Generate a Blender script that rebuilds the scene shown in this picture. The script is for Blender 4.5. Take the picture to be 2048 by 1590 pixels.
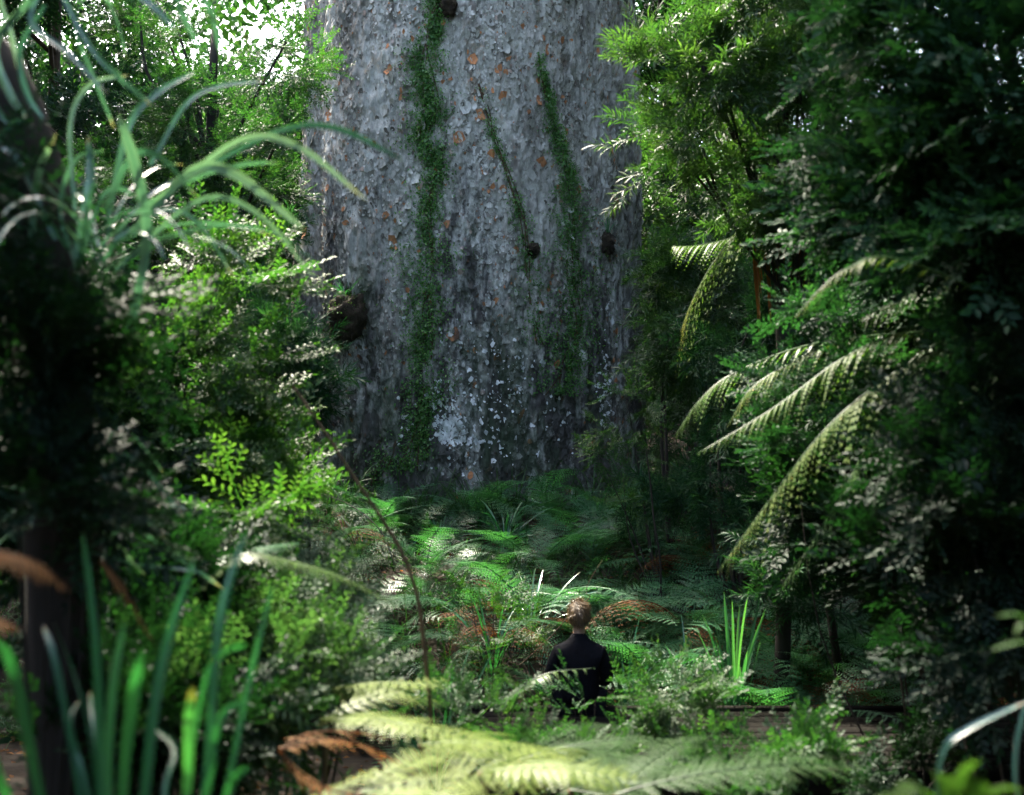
import bpy, math
import numpy as np
from mathutils import Vector, Matrix

# ------------------------------------------------------------------ scene, camera, light
for o in list(bpy.data.objects):
    bpy.data.objects.remove(o)
scene = bpy.context.scene
COL = scene.collection
F, CX0, CY0, EYE = 2355.0, 1024.0, 795.0, 2.5       # focal length in photo pixels, photo centre, eye height over the deck

cam_d = bpy.data.cameras.new('camera')
cam = bpy.data.objects.new('camera', cam_d)
COL.objects.link(cam)
cam.location = (0, 0, EYE)
cam.rotation_euler = (math.radians(90), 0, 0)
cam_d.sensor_width = 36
cam_d.lens = 36 * F / 2048
cam_d.clip_start = 0.05
cam_d.clip_end = 500
cam_d.dof.use_dof = True
cam_d.dof.focus_distance = 14.6
cam_d.dof.aperture_fstop = 1.55
cam_d.dof.aperture_blades = 0
scene.camera = cam

SUN = np.array([-0.353, 0.504, 0.788])
SUN /= np.linalg.norm(SUN)
SUN_EL = math.asin(SUN[2])
SUN_AZ = math.atan2(SUN[0], SUN[1])
world = bpy.data.worlds.new('World')
scene.world = world
world.use_nodes = True
wn = world.node_tree
wn.nodes.clear()
w_out = wn.nodes.new('ShaderNodeOutputWorld')
w_bg = wn.nodes.new('ShaderNodeBackground')
w_sky = wn.nodes.new('ShaderNodeTexSky')
w_sky.sky_type = 'NISHITA'
w_sky.sun_disc = False
w_sky.sun_elevation = SUN_EL
w_sky.sun_rotation = SUN_AZ
w_sky.dust_density = 5.0
w_sky.air_density = 1.0
w_sky.ozone_density = 0.6
w_bg.inputs['Strength'].default_value = 0.15
wn.links.new(w_sky.outputs[0], w_bg.inputs[0])
wn.links.new(w_bg.outputs[0], w_out.inputs[0])

sun_d = bpy.data.lights.new('sun', 'SUN')
sun_d.energy = 2.15
sun_d.angle = math.radians(0.5)
sun_d.color = (1.0, 0.93, 0.78)
sun_o = bpy.data.objects.new('sun', sun_d)
COL.objects.link(sun_o)
sun_o.location = (-10, 14, 30)
sun_o.rotation_euler = Vector(SUN).to_track_quat('Z', 'Y').to_euler()

vs = scene.view_settings
vs.view_transform = 'Standard'
vs.look = 'None'
vs.exposure = 3.6
vs.gamma = 1.0
vs.use_curve_mapping = False
scene.render.engine = 'CYCLES'
cy = scene.cycles
cy.max_bounces = 6
cy.diffuse_bounces = 3
cy.glossy_bounces = 2
cy.transmission_bounces = 4
cy.transparent_max_bounces = 4
cy.caustics_reflective = False
cy.caustics_refractive = False
cy.sample_clamp_indirect = 4.0
cy.use_denoising = True

rng = np.random.default_rng(11)


def P(px, py, Y):
    """The place in the world that the photo shows at (px, py) when it is Y metres away."""
    return np.array([(px - CX0) * Y / F, Y, EYE - (py - CY0) * Y / F])


# ------------------------------------------------------------------ noise
def vnoise(u, v, seed, per=None):
    iu, iv = np.floor(u).astype(np.int64), np.floor(v).astype(np.int64)
    fu, fv = u - iu, v - iv
    fu, fv = fu * fu * (3 - 2 * fu), fv * fv * (3 - 2 * fv)

    def h(a, b):
        if per:
            a = a % per
        n = (a * 374761393 + b * 668265263 + seed * 1442695041) & 0x7fffffff
        n = ((n ^ (n >> 13)) * 1274126177) & 0x7fffffff
        n = n ^ (n >> 16)
        return (n & 0xffff) / 65535.0
    return ((h(iu, iv) * (1 - fu) + h(iu + 1, iv) * fu) * (1 - fv) + (h(iu, iv + 1) * (1 - fu) + h(iu + 1, iv + 1) * fu) * fv)


def ground_z(x, y):
    x, y = np.asarray(x, float), np.asarray(y, float)
    z = np.interp(y, [-40, -3, 1, 3, 4.6, 6, 7.2, 10.2, 11, 12.5, 14.8, 18, 24, 40, 80, 140], [1.6, 1.0, .9, .75, .45, -.05, -.4, -.4, .05, .5, .95, 1.3, 2.2, 7, 14, 16])
    side = np.clip((np.abs(x) - 3.5) / 10, 0, 1)
    z = z + side * 1.0 * np.clip((y - 3) / 5, 0, 1) * np.where((y > 7.0) & (y < 10.6), .25, 1)
    z = z + (vnoise(x * .9, y * .9, 3) - .5) * .16
    return z


# ------------------------------------------------------------------ materials
def newmat(name):
    m = bpy.data.materials.new(name)
    m.use_nodes = True
    nt = m.node_tree
    nt.nodes.clear()
    return m, nt, nt.nodes.new('ShaderNodeOutputMaterial')


def ramp(nt, fac, stops):
    r = nt.nodes.new('ShaderNodeValToRGB')
    e = r.color_ramp.elements
    while len(e) < len(stops):
        e.new(0.5)
    for k, (p, c) in enumerate(stops):
        e[k].position = p
        e[k].color = (*c, 1)
    nt.links.new(fac, r.inputs[0])
    return r.outputs[0]


def leafmat(name, stops, rough=.42, spec=.5, trans=.4, tcol=(.85, 1.2, .40)):
    m, nt, out = newmat(name)
    at = nt.nodes.new('ShaderNodeAttribute')
    at.attribute_name = 'tint'
    col = ramp(nt, at.outputs['Fac'], stops)
    p = nt.nodes.new('ShaderNodeBsdfPrincipled')
    p.inputs['Roughness'].default_value = rough
    p.inputs['Specular IOR Level'].default_value = spec
    nt.links.new(col, p.inputs['Base Color'])
    tr = nt.nodes.new('ShaderNodeBsdfTranslucent')
    mx = nt.nodes.new('ShaderNodeMix')
    mx.data_type = 'RGBA'
    mx.blend_type = 'MULTIPLY'
    mx.inputs[0].default_value = 1
    nt.links.new(col, mx.inputs[6])
    mx.inputs[7].default_value = (*[c * 1.6 for c in tcol], 1)
    nt.links.new(mx.outputs[2], tr.inputs[0])
    ms = nt.nodes.new('ShaderNodeMixShader')
    ms.inputs[0].default_value = trans
    nt.links.new(p.outputs[0], ms.inputs[1])
    nt.links.new(tr.outputs[0], ms.inputs[2])
    nt.links.new(ms.outputs[0], out.inputs[0])
    return m


def simplemat(name, c0, c1, scale=8, rough=.8, bump=.3, stretch=(1, 1, 1), spec=.3):
    m, nt, out = newmat(name)
    tc = nt.nodes.new('ShaderNodeTexCoord')
    mp = nt.nodes.new('ShaderNodeMapping')
    mp.inputs['Scale'].default_value = stretch
    nt.links.new(tc.outputs['Object'], mp.inputs[0])
    nz = nt.nodes.new('ShaderNodeTexNoise')
    nz.inputs['Scale'].default_value = scale
    nz.inputs['Detail'].default_value = 6
    nz.inputs['Roughness'].default_value = .65
    nt.links.new(mp.outputs[0], nz.inputs['Vector'])
    col = ramp(nt, nz.outputs['Fac'], [(.3, c0), (.7, c1)])
    p = nt.nodes.new('ShaderNodeBsdfPrincipled')
    p.inputs['Roughness'].default_value = rough
    p.inputs['Specular IOR Level'].default_value = spec
    nt.links.new(col, p.inputs['Base Color'])
    bm = nt.nodes.new('ShaderNodeBump')
    bm.inputs['Strength'].default_value = bump
    bm.inputs['Distance'].default_value = .02
    nt.links.new(nz.outputs['Fac'], bm.inputs['Height'])
    nt.links.new(bm.outputs[0], p.inputs['Normal'])
    nt.links.new(p.outputs[0], out.inputs[0])
    return m


M = {}
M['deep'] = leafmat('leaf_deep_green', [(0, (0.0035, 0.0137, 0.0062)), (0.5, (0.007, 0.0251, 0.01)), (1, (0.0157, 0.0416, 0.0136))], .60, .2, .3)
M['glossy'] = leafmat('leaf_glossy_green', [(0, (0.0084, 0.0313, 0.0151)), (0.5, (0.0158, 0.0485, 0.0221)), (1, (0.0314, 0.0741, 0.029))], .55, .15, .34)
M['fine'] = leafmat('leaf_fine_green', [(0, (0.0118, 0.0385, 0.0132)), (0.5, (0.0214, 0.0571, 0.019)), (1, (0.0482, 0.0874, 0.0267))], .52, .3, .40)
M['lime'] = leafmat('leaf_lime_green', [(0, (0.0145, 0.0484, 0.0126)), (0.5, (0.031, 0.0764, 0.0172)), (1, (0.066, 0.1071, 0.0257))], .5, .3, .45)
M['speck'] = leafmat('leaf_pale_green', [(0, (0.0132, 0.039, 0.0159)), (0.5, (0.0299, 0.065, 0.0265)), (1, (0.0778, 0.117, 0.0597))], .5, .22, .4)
M['olive'] = leafmat('leaf_olive_green', [(0, (0.015, 0.0428, 0.0129)), (0.5, (0.0319, 0.0706, 0.0219)), (1, (0.0696, 0.1071, 0.0321))], .42, .45, .4)
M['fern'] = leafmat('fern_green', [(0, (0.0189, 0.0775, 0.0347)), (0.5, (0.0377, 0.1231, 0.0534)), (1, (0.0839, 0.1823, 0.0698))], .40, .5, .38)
M['treefern'] = leafmat('tree_fern_green', [(0, (0.0282, 0.0673, 0.0187)), (0.5, (0.0619, 0.1133, 0.0312)), (0.8, (0.0957, 0.1285, 0.0312)), (1, (0.2027, 0.1469, 0.0312))], .45, .4, .4)
M['limefern'] = leafmat('fern_lime', [(0, (0.0796, 0.1283, 0.028)), (0.5, (0.1477, 0.1996, 0.0423)), (1, (0.2387, 0.2566, 0.0669))], .45, .4, .45)
M['dead'] = leafmat('dead_frond_brown', [(0, (0.0442, 0.0186, 0.0056)), (0.5, (0.1001, 0.0434, 0.0123)), (1, (0.1767, 0.0868, 0.0251))], .7, .2, .35, (1.1, .8, .5))
M['blade'] = leafmat('strap_leaf_green', [(0, (0.0135, 0.0675, 0.0324)), (0.5, (0.0243, 0.1148, 0.0486)), (0.88, (0.0607, 0.1755, 0.0607)), (1, (0.216, 0.1485, 0.0473))], .30, .6, .35)
M['silver'] = leafmat('silvery_strap_leaf', [(0, (0.0252, 0.081, 0.0576)), (0.5, (0.0648, 0.153, 0.108)), (0.88, (0.198, 0.288, 0.198)), (1, (0.306, 0.252, 0.126))], .24, .8, .2, (.9, 1.1, .6))
M['moss'] = leafmat('moss_leaf', [(0, (0.0238, 0.0862, 0.0193)), (0.5, (0.0555, 0.1552, 0.0316)), (1, (0.1349, 0.2415, 0.0528))], .45, .4, .3)
M['darkbark'] = simplemat('dark_bark', (.010, .008, .006), (.032, .026, .020), 9, .9, .6, (1, 1, .25))
M['palebark'] = simplemat('pale_bark', (.12, .10, .075), (.26, .22, .17), 14, .85, .5, (1, 1, .3))
M['twig'] = simplemat('brown_twig', (.035, .022, .012), (.12, .072, .038), 20, .8, .4, (1, 1, .3))
M['soil'] = simplemat('forest_soil', (.009, .007, .004), (.034, .021, .011), 5, .95, .8)
M['rootmass'] = simplemat('epiphyte_roots', (.008, .006, .004), (.045, .032, .016), 14, .95, 1.0)
M['timber'] = simplemat('weathered_timber', (.004, .0036, .003), (.013, .012, .010), 7, 1.0, .4, (.12, 2.5, 2.5), .04)
M['jacket'] = simplemat('dark_jacket', (.0035, .0037, .005), (.007, .0074, .010), 30, .95, .2, (1, 1, 1), .08)
M['trousers'] = simplemat('black_trousers', (.004, .004, .005), (.008, .008, .009), 30, .95, .2, (1, 1, 1), .08)
M['skin'] = simplemat('skin', (.40, .24, .17), (.46, .29, .21), 20, .5, .05)
M['hair'] = leafmat('sandy_hair', [(0, (.036, .022, .010)), (.5, (.095, .056, .022)), (1, (.21, .135, .052))], .5, .35, .1, (1, .8, .5))


def trunk_material():
    m, nt, out = newmat('kauri_bark')
    N, L = nt.nodes, nt.links
    tc = N.new('ShaderNodeTexCoord')
    at = N.new('ShaderNodeAttribute')
    at.attribute_name = 'tint'

    def noise(scale, st, detail=5, rough=.6):
        mp = N.new('ShaderNodeMapping')
        mp.inputs['Scale'].default_value = st
        L.new(tc.outputs['Object'], mp.inputs[0])
        n = N.new('ShaderNodeTexNoise')
        n.inputs['Scale'].default_value = scale
        n.inputs['Detail'].default_value = detail
        n.inputs['Roughness'].default_value = rough
        L.new(mp.outputs[0], n.inputs['Vector'])
        return n.outputs['Fac']

    def math_(op, a, b):
        n = N.new('ShaderNodeMath')
        n.operation = op
        n.use_clamp = False
        for k, v in enumerate((a, b)):
            if isinstance(v, (int, float)):
                n.inputs[k].default_value = v
            else:
                L.new(v, n.inputs[k])
        return n.outputs[0]

    def mixc(fac, a, b, mode='MIX'):
        n = N.new('ShaderNodeMix')
        n.data_type = 'RGBA'
        n.blend_type = mode
        if isinstance(fac, (int, float)):
            n.inputs[0].default_value = fac
        else:
            L.new(fac, n.inputs[0])
        for k, v in ((6, a), (7, b)):
            if isinstance(v, tuple):
                n.inputs[k].default_value = (*v, 1)
            else:
                L.new(v, n.inputs[k])
        return n.outputs[2]
    flake = ramp(nt, at.outputs['Fac'], [(0, (.56, .24, .10)), (.018, (.50, .23, .11)), (.022, (.44, .32, .25)), (.10, (.41, .34, .30)), (.14, (.13, .115, .095)), (.30, (.41, .40, .35)), (.42, (.49, .48, .425)), (.75, (.57, .555, .495)), (1, (.68, .665, .60))])
    grain = ramp(nt, noise(34, (1, 1, .4), 6, .7), [(.3, (.45, .45, .47)), (.55, (1, 1, 1)), (.75, (1.1, 1.1, 1.1))])
    c = mixc(.7, flake, grain, 'MULTIPLY')
    broad = ramp(nt, noise(1.3, (1, 1, .22), 7, .7), [(.34, (.42, .41, .39)), (.5, (.86, .85, .83)), (.64, (1.0, 1.0, 1.0))])
    c = mixc(.9, c, broad, 'MULTIPLY')
    warm = ramp(nt, noise(3.2, (1, 1, .6), 5, .7), [(.60, (1, 1, 1)), (.72, (1.0, .80, .66))])
    c = mixc(1.0, c, warm, 'MULTIPLY')
    # dark weathered streaks: more of them toward the foot
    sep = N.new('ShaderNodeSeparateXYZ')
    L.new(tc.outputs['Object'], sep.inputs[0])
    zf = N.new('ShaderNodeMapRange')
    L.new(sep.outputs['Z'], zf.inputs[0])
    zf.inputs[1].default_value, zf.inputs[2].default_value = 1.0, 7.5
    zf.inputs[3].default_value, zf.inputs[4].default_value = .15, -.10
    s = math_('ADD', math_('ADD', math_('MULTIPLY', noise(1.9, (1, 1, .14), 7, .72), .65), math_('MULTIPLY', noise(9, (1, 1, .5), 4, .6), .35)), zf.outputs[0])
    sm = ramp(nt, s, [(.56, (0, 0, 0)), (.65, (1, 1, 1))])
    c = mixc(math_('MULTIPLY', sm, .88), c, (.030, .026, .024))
    # moss film low on the bark
    g = math_('ADD', noise(2.3, (1, 1, .4), 6, .7), math_('MULTIPLY', zf.outputs[0], .9))
    gm = ramp(nt, g, [(.60, (0, 0, 0)), (.74, (1, 1, 1))])
    c = mixc(math_('MULTIPLY', gm, .55), c, (.030, .060, .022))
    lich = ramp(nt, noise(9, (1, 1, 1), 6, .7), [(.38, (.36, .37, .35)), (.62, (.80, .80, .77))])
    c = mixc(math_('GREATER_THAN', at.outputs['Fac'], .985), c, lich)
    p = N.new('ShaderNodeBsdfPrincipled')
    p.inputs['Roughness'].default_value = .82
    p.inputs['Specular IOR Level'].default_value = .3
    L.new(c, p.inputs['Base Color'])
    b = N.new('ShaderNodeBump')
    b.inputs['Strength'].default_value = .6
    b.inputs['Distance'].default_value = .02
    L.new(noise(30, (1, 1, .3), 6, .7), b.inputs['Height'])
    L.new(b.outputs[0], p.inputs['Normal'])
    L.new(p.outputs[0], out.inputs[0])
    return m


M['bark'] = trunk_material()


# ------------------------------------------------------------------ mesh helpers (arrays of quads with a per-vertex tint)
class Geo:
    """V: vertices, Q: quads (a triangle repeats its last index), T: tint of each vertex."""
    def __init__(self, V=None, Q=None, T=None):
        self.V = np.zeros((0, 3)) if V is None else np.asarray(V, float)
        self.Q = np.zeros((0, 4), int) if Q is None else np.asarray(Q, int)
        self.T = np.full(len(self.V), .5) if T is None else np.asarray(T, float)


def merge(gs):
    gs = [g for g in gs if len(g.V)]
    if not gs:
        return Geo()
    off = np.cumsum([0] + [len(g.V) for g in gs[:-1]])
    return Geo(np.concatenate([g.V for g in gs]), np.concatenate([g.Q + o for g, o in zip(gs, off)]), np.concatenate([g.T for g in gs]))


def stamp(g, Rm, pos, scale, tint=None):
    """Copies of g: Rm (n,3,3) with columns x, y, z; pos (n,3); scale (n,)."""
    n, k = len(pos), len(g.V)
    if n == 0 or k == 0:
        return Geo()
    V = np.einsum('nij,kj->nki', Rm * scale[:, None, None], g.V) + pos[:, None, :]
    Q = g.Q[None] + (np.arange(n) * k)[:, None, None]
    T = np.repeat(g.T[None], n, 0)
    if tint is not None:
        T = T + tint[:, None]
    return Geo(V.reshape(-1, 3), Q.reshape(-1, 4), np.clip(T, 0, 1).reshape(-1))


def nrm(v):
    return v / np.maximum(np.linalg.norm(v, axis=-1, keepdims=True), 1e-9)


def basis(d, roll=None, up=(0, 0, 1)):
    """Frames whose y runs along d and whose z points up as far as it can."""
    y = nrm(np.asarray(d, float))
    u = np.broadcast_to(np.asarray(up, float), y.shape) + np.array([.013, .017, 0])
    x = nrm(np.cross(y, u))
    z = np.cross(x, y)
    if roll is not None:
        c, s = np.cos(roll)[:, None], np.sin(roll)[:, None]
        x, z = x * c + z * s, z * c - x * s
    return np.stack([x, y, z], -1)


def link(name, g, mat, parent=None, smooth=False):
    me = bpy.data.meshes.new(name)
    Q = g.Q
    tri = Q[:, 2] == Q[:, 3]
    n3, n4 = int(tri.sum()), int((~tri).sum())
    loops = np.concatenate([Q[~tri].reshape(-1), Q[tri][:, :3].reshape(-1)]).astype(np.int32)
    starts = np.concatenate([np.arange(n4) * 4, n4 * 4 + np.arange(n3) * 3]).astype(np.int32)
    me.vertices.add(len(g.V))
    me.vertices.foreach_set('co', g.V.astype(np.float32).ravel())
    me.loops.add(len(loops))
    me.loops.foreach_set('vertex_index', loops)
    me.polygons.add(n3 + n4)
    me.polygons.foreach_set('loop_start', starts)
    a = me.attributes.new('tint', 'FLOAT', 'POINT')
    a.data.foreach_set('value', g.T.astype(np.float32))
    me.update(calc_edges=True)
    if smooth:
        me.polygons.foreach_set('use_smooth', np.ones(n3 + n4, bool))
    me.materials.append(mat)
    o = bpy.data.objects.new(name, me)
    COL.objects.link(o)
    if parent is not None:
        o.parent = parent
    return o


def tag(o, label, cat, group=None):
    o['label'] = label
    o['category'] = cat
    if group:
        o['group'] = group
    return o


def empty(name, loc, label, cat, group=None):
    o = bpy.data.objects.new(name, None)
    COL.objects.link(o)
    o.location = loc
    o.empty_display_size = .2
    return tag(o, label, cat, group)


def share(o, name, parent, loc=(0, 0, 0), rot=(0, 0, 0), scale=1.0):
    c = bpy.data.objects.new(name, o.data if hasattr(o, 'data') else o)
    COL.objects.link(c)
    c.parent = parent
    c.location = loc
    c.rotation_euler = rot
    c.scale = (scale,) * 3
    return c


def spline(pts, n):
    """Catmull-Rom through pts, n samples."""
    p = np.asarray(pts, float)
    p = np.concatenate([[2 * p[0] - p[1]], p, [2 * p[-1] - p[-2]]])
    m = len(p) - 3
    t = np.linspace(0, m - 1e-6, n)
    i = t.astype(int)
    f = (t - i)[:, None]
    a, b, c, d = p[i], p[i + 1], p[i + 2], p[i + 3]
    return .5 * (2 * b + (c - a) * f + (2 * a - 5 * b + 4 * c - d) * f ** 2 + (3 * b - a - 3 * c + d) * f ** 3)


def tube(c, r, k=7, tint=.5, wob=0.0):
    c = np.asarray(c, float)
    n = len(c)
    r = np.broadcast_to(np.asarray(r, float), (n,))
    t = nrm(np.gradient(c, axis=0))
    ref = np.array([.31, .95, .02]) if abs(t[0][2]) > .6 else np.array([0, 0, 1.0])
    x = nrm(np.cross(t, ref))
    y = np.cross(t, x)
    a = np.linspace(0, 2 * np.pi, k, endpoint=False)
    rr = r[:, None] * (1 + wob * rng.normal(size=(n, k)))
    V = c[:, None] + rr[..., None] * (np.cos(a)[None, :, None] * x[:, None] + np.sin(a)[None, :, None] * y[:, None])
    i, j = np.meshgrid(np.arange(n - 1), np.arange(k), indexing='ij')
    Q = np.stack([i * k + j, i * k + (j + 1) % k, (i + 1) * k + (j + 1) % k, (i + 1) * k + j], -1).reshape(-1, 4)
    V = np.concatenate([V.reshape(-1, 3), c[-1:]])
    top = n * k
    cap = np.array([[(n - 1) * k + q, (n - 1) * k + (q + 1) % k, top, top] for q in range(k)])
    return Geo(V, np.concatenate([Q, cap]), np.full(len(V), tint))


# ------------------------------------------------------------------ leaves, twigs and sprays
def leaf(w=.45, fold=.10, bend=.12):
    """One folded leaf, base at the origin, a unit long along y."""
    h = w / 2
    V = [(0, 0, 0), (-h, .48, fold), (0, .45, 0), (h, .48, fold), (-h * .62, .78, fold * .6 - bend * .5), (0, 1, -bend), (h * .62, .78, fold * .6 - bend * .5)]
    return Geo(V, [(0, 2, 1, 1), (0, 3, 2, 2), (1, 2, 5, 4), (2, 3, 6, 5)])


def leaf_small(w=.45, fold=.10, bend=.1):
    h = w / 2
    return Geo([(0, 0, 0), (-h, .5, fold), (0, .5, 0), (h, .5, fold), (0, 1, -bend)], [(0, 2, 4, 1), (0, 3, 4, 2)])


def twig(lf, n, L, ll, ang=55, flat=.5, droop=.0, whorl=False, stem=.006):
    """A shoot along y with n leaves of length ll."""
    s = np.linspace(.12, 1, n) * L
    ph = np.arange(n) * (2.4 if whorl else np.pi) + rng.uniform(-.4, .4, n)
    a = np.radians(ang) * np.linspace(1.15, .55, n) + rng.normal(0, .12, n)
    d = np.stack([np.cos(ph) * np.sin(a), np.cos(a), np.sin(ph) * np.sin(a) * (1 if whorl else flat) + (0.12 - droop)], -1)
    pos = np.stack([np.zeros(n), s, np.zeros(n)], -1)
    g = stamp(lf, basis(d, rng.normal(0, .35, n)), pos, ll * rng.uniform(.7, 1.15, n), rng.normal(0, .10, n))
    st = Geo([(-stem / 2, 0, 0), (stem / 2, 0, 0), (stem / 4, L, 0), (-stem / 4, L, 0)], [(0, 1, 2, 3)], [.1] * 4)
    return merge([g, st])


def spray(tw, m, L, flat=.25, spread=50, droop=.05):
    """A branchlet along y carrying m twigs in a roughly flat fan."""
    s = np.linspace(.08, 1, m) * L
    side = np.where(np.arange(m) % 2 == 0, 1, -1)
    a = np.radians(spread) * np.linspace(1.1, .25, m) + rng.normal(0, .15, m)
    d = np.stack([side * np.sin(a), np.cos(a), rng.normal(0, flat, m)], -1)
    pos = np.stack([rng.normal(0, .01, m), s, -droop * (s / L) ** 2 * L], -1)
    out = []
    pick = rng.integers(0, len(tw), m)
    for k in range(len(tw)):
        q = pick == k
        out.append(stamp(tw[k], basis(d[q], rng.normal(0, .4, q.sum())), pos[q], rng.uniform(.75, 1.15, q.sum()), rng.normal(0, .05, q.sum())))
    w = .008
    out.append(Geo([(-w / 2, 0, 0), (w / 2, 0, 0), (w / 4, L, -droop * L), (-w / 4, L, -droop * L)], [(0, 1, 2, 3)], [.05] * 4))
    return merge(out)


LB, LM, LN, LS = leaf(.46, .09, .14), leaf(.38, .08, .12), leaf_small(.15, .03, .12), leaf_small(.5, .1, .1)
SP = {}
SP['broad'] = [spray([twig(LB, 9, .20, .062) for _ in range(3)], 8, .34) for _ in range(4)]            # elliptic leaves about 6 cm
SP['small'] = [spray([twig(LS, 12, .13, .026, 60) for _ in range(3)], 10, .26, .2) for _ in range(4)]   # leaves about 2.5 cm in flat layers
SP['layer'] = [spray([twig(LB, 9, .17, .042, 62, .15) for _ in range(3)], 10, .34, .10, 55, .12) for _ in range(4)]
SP['medium'] = [spray([twig(LM, 10, .17, .046) for _ in range(3)], 8, .28, .4) for _ in range(4)]
SP['narrow'] = [spray([twig(LN, 13, .15, .125, 52, 1, .03, True) for _ in range(3)], 5, .34, .35, 42) for _ in range(4)]
SP['coarse'] = [spray([twig(LS, 6, .5, .22, 55) for _ in range(2)], 5, .7, .5) for _ in range(3)]        # for the added shade canopy, high crowns and far woods
REACH = {'broad': .18, 'small': .14, 'layer': .18, 'medium': .16, 'narrow': .2, 'coarse': .3}      # how far a spray grows past its foot


def scatter(kind, pos, d, scale=1.0, tint_sd=.14, tint0=0.0, roll=.5):
    n = len(pos)
    v = SP[kind]
    pick = rng.integers(0, len(v), n)
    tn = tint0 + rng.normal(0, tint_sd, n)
    sc = scale * rng.uniform(.7, 1.25, n)
    Rm = basis(d, rng.normal(0, roll, n))
    return merge([stamp(v[k], Rm[pick == k], pos[pick == k], sc[pick == k], tn[pick == k]) for k in range(len(v))])


def blob(c, r, n, lump=0.35):
    """n places in an uneven ellipsoid with the directions that grow out of them; sprays gather on branches, which leaves gaps."""
    c, r = np.asarray(c, float), np.asarray(r, float)
    nb = max(3, int(n / 7))
    bd = nrm(rng.normal(size=(nb, 3)))
    br = rng.uniform(.35, 1.0, nb) ** .5 * (1 + rng.normal(0, .12, nb))
    bc = bd * br[:, None]
    k = rng.integers(0, nb, n)
    u = bc[k] + rng.normal(0, lump * .5, (n, 3))
    d = nrm(bd[k] * .75 + rng.normal(0, .45, (n, 3)) + np.array([0, 0, .12]))
    return c + u * r, d, c + bc * r


def pblob(px, py, Y, rx, ry, rY, n):
    """The same with the centre and the radii given in photo pixels at Y metres."""
    return blob(P(px, py, Y), (rx * Y / F, rY, ry * Y / F), n)


def branches(base, tips, r0, bend=.18, most=5, k=5):
    out = []
    base = np.asarray(base, float)
    if len(tips) > most:
        tips = tips[rng.choice(len(tips), most, False)]
    for t in tips:
        mid = base * .45 + t * .55 + rng.normal(0, bend, 3) * np.linalg.norm(t - base) * .3
        mid[2] = max(mid[2], base[2] + .2 * (t[2] - base[2]))
        c = spline([base, mid, t], 9)
        out.append(tube(c, np.linspace(r0, r0 * .15, 9), k, .3))
    return out


def bush(name, label, cat, kind, mat, blobs, scale=1.0, base=None, r0=.025, tint0=0.0, group=None, stem_mat='darkbark', dbias=None, keep=None, trunk=None):
    """A shrub or tree: an Empty at its foot with its foliage and its stems as parts. blobs: (centre, radii, number of sprays)."""
    allp, alld, tips = [], [], []
    for c, r, n in blobs:
        r = np.asarray(r, float)
        p, d, b = blob(c, np.maximum(r - REACH[kind] * scale, r * .45), n)
        allp.append(p)
        alld.append(d)
        tips.append(b)
    p, d, tips = np.concatenate(allp), np.concatenate(alld), np.concatenate(tips)
    if dbias is not None:
        d = nrm(d + np.asarray(dbias))
    if keep is not None:
        q = keep(p)
        p, d = p[q], d[q]
        tips = tips[keep(tips)]
    if base is None:
        m = p.mean(0)
        base = np.array([m[0], m[1], ground_z(m[0], m[1]) - .05])
    base = np.asarray(base, float).copy()
    base[2] = float(ground_z(base[0], base[1])) - .05 if cat != 'branch' else base[2]
    root = empty(name, base, label, cat, group)
    g = scatter(kind, p - base, d, scale, tint0=tint0)
    tree = trunk is not None
    link('crown' if tree else 'foliage', g, M[mat], root)
    if tree:
        top = np.asarray(trunk[0], float) - base
        c = spline([np.zeros(3), top * .5 + rng.normal(0, .06, 3), top], 14)
        gs = [tube(c, np.linspace(trunk[1], trunk[2], 14), 10, .4, .04)]
        for tp in tips[rng.choice(len(tips), min(26, len(tips)), False)] - base:
            f = np.clip((tp[2] / max(top[2], .1)) * .75, .25, .98)
            b = c[int(f * 13)]
            gs.append(tube(spline([b, b * .5 + tp * .5 + rng.normal(0, .12, 3), tp], 8), np.linspace(trunk[2] * .8, .012, 8), 6, .4))
        link('trunk', merge(gs), M[stem_mat], root, True)
    else:
        link('stem', merge(branches(np.zeros(3), tips - base, r0)), M[stem_mat], root, True)
    return root


def pb(px, py, Y, rx, ry, rY, n):
    return (P(px, py, Y), (rx * Y / F, rY, ry * Y / F), n)


# ------------------------------------------------------------------ fern fronds
PINNULE = Geo([(0, 0, 0), (-.24, .42, 0), (0, 1, -.05), (.24, .42, 0)], [(0, 3, 2, 1)])


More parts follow.
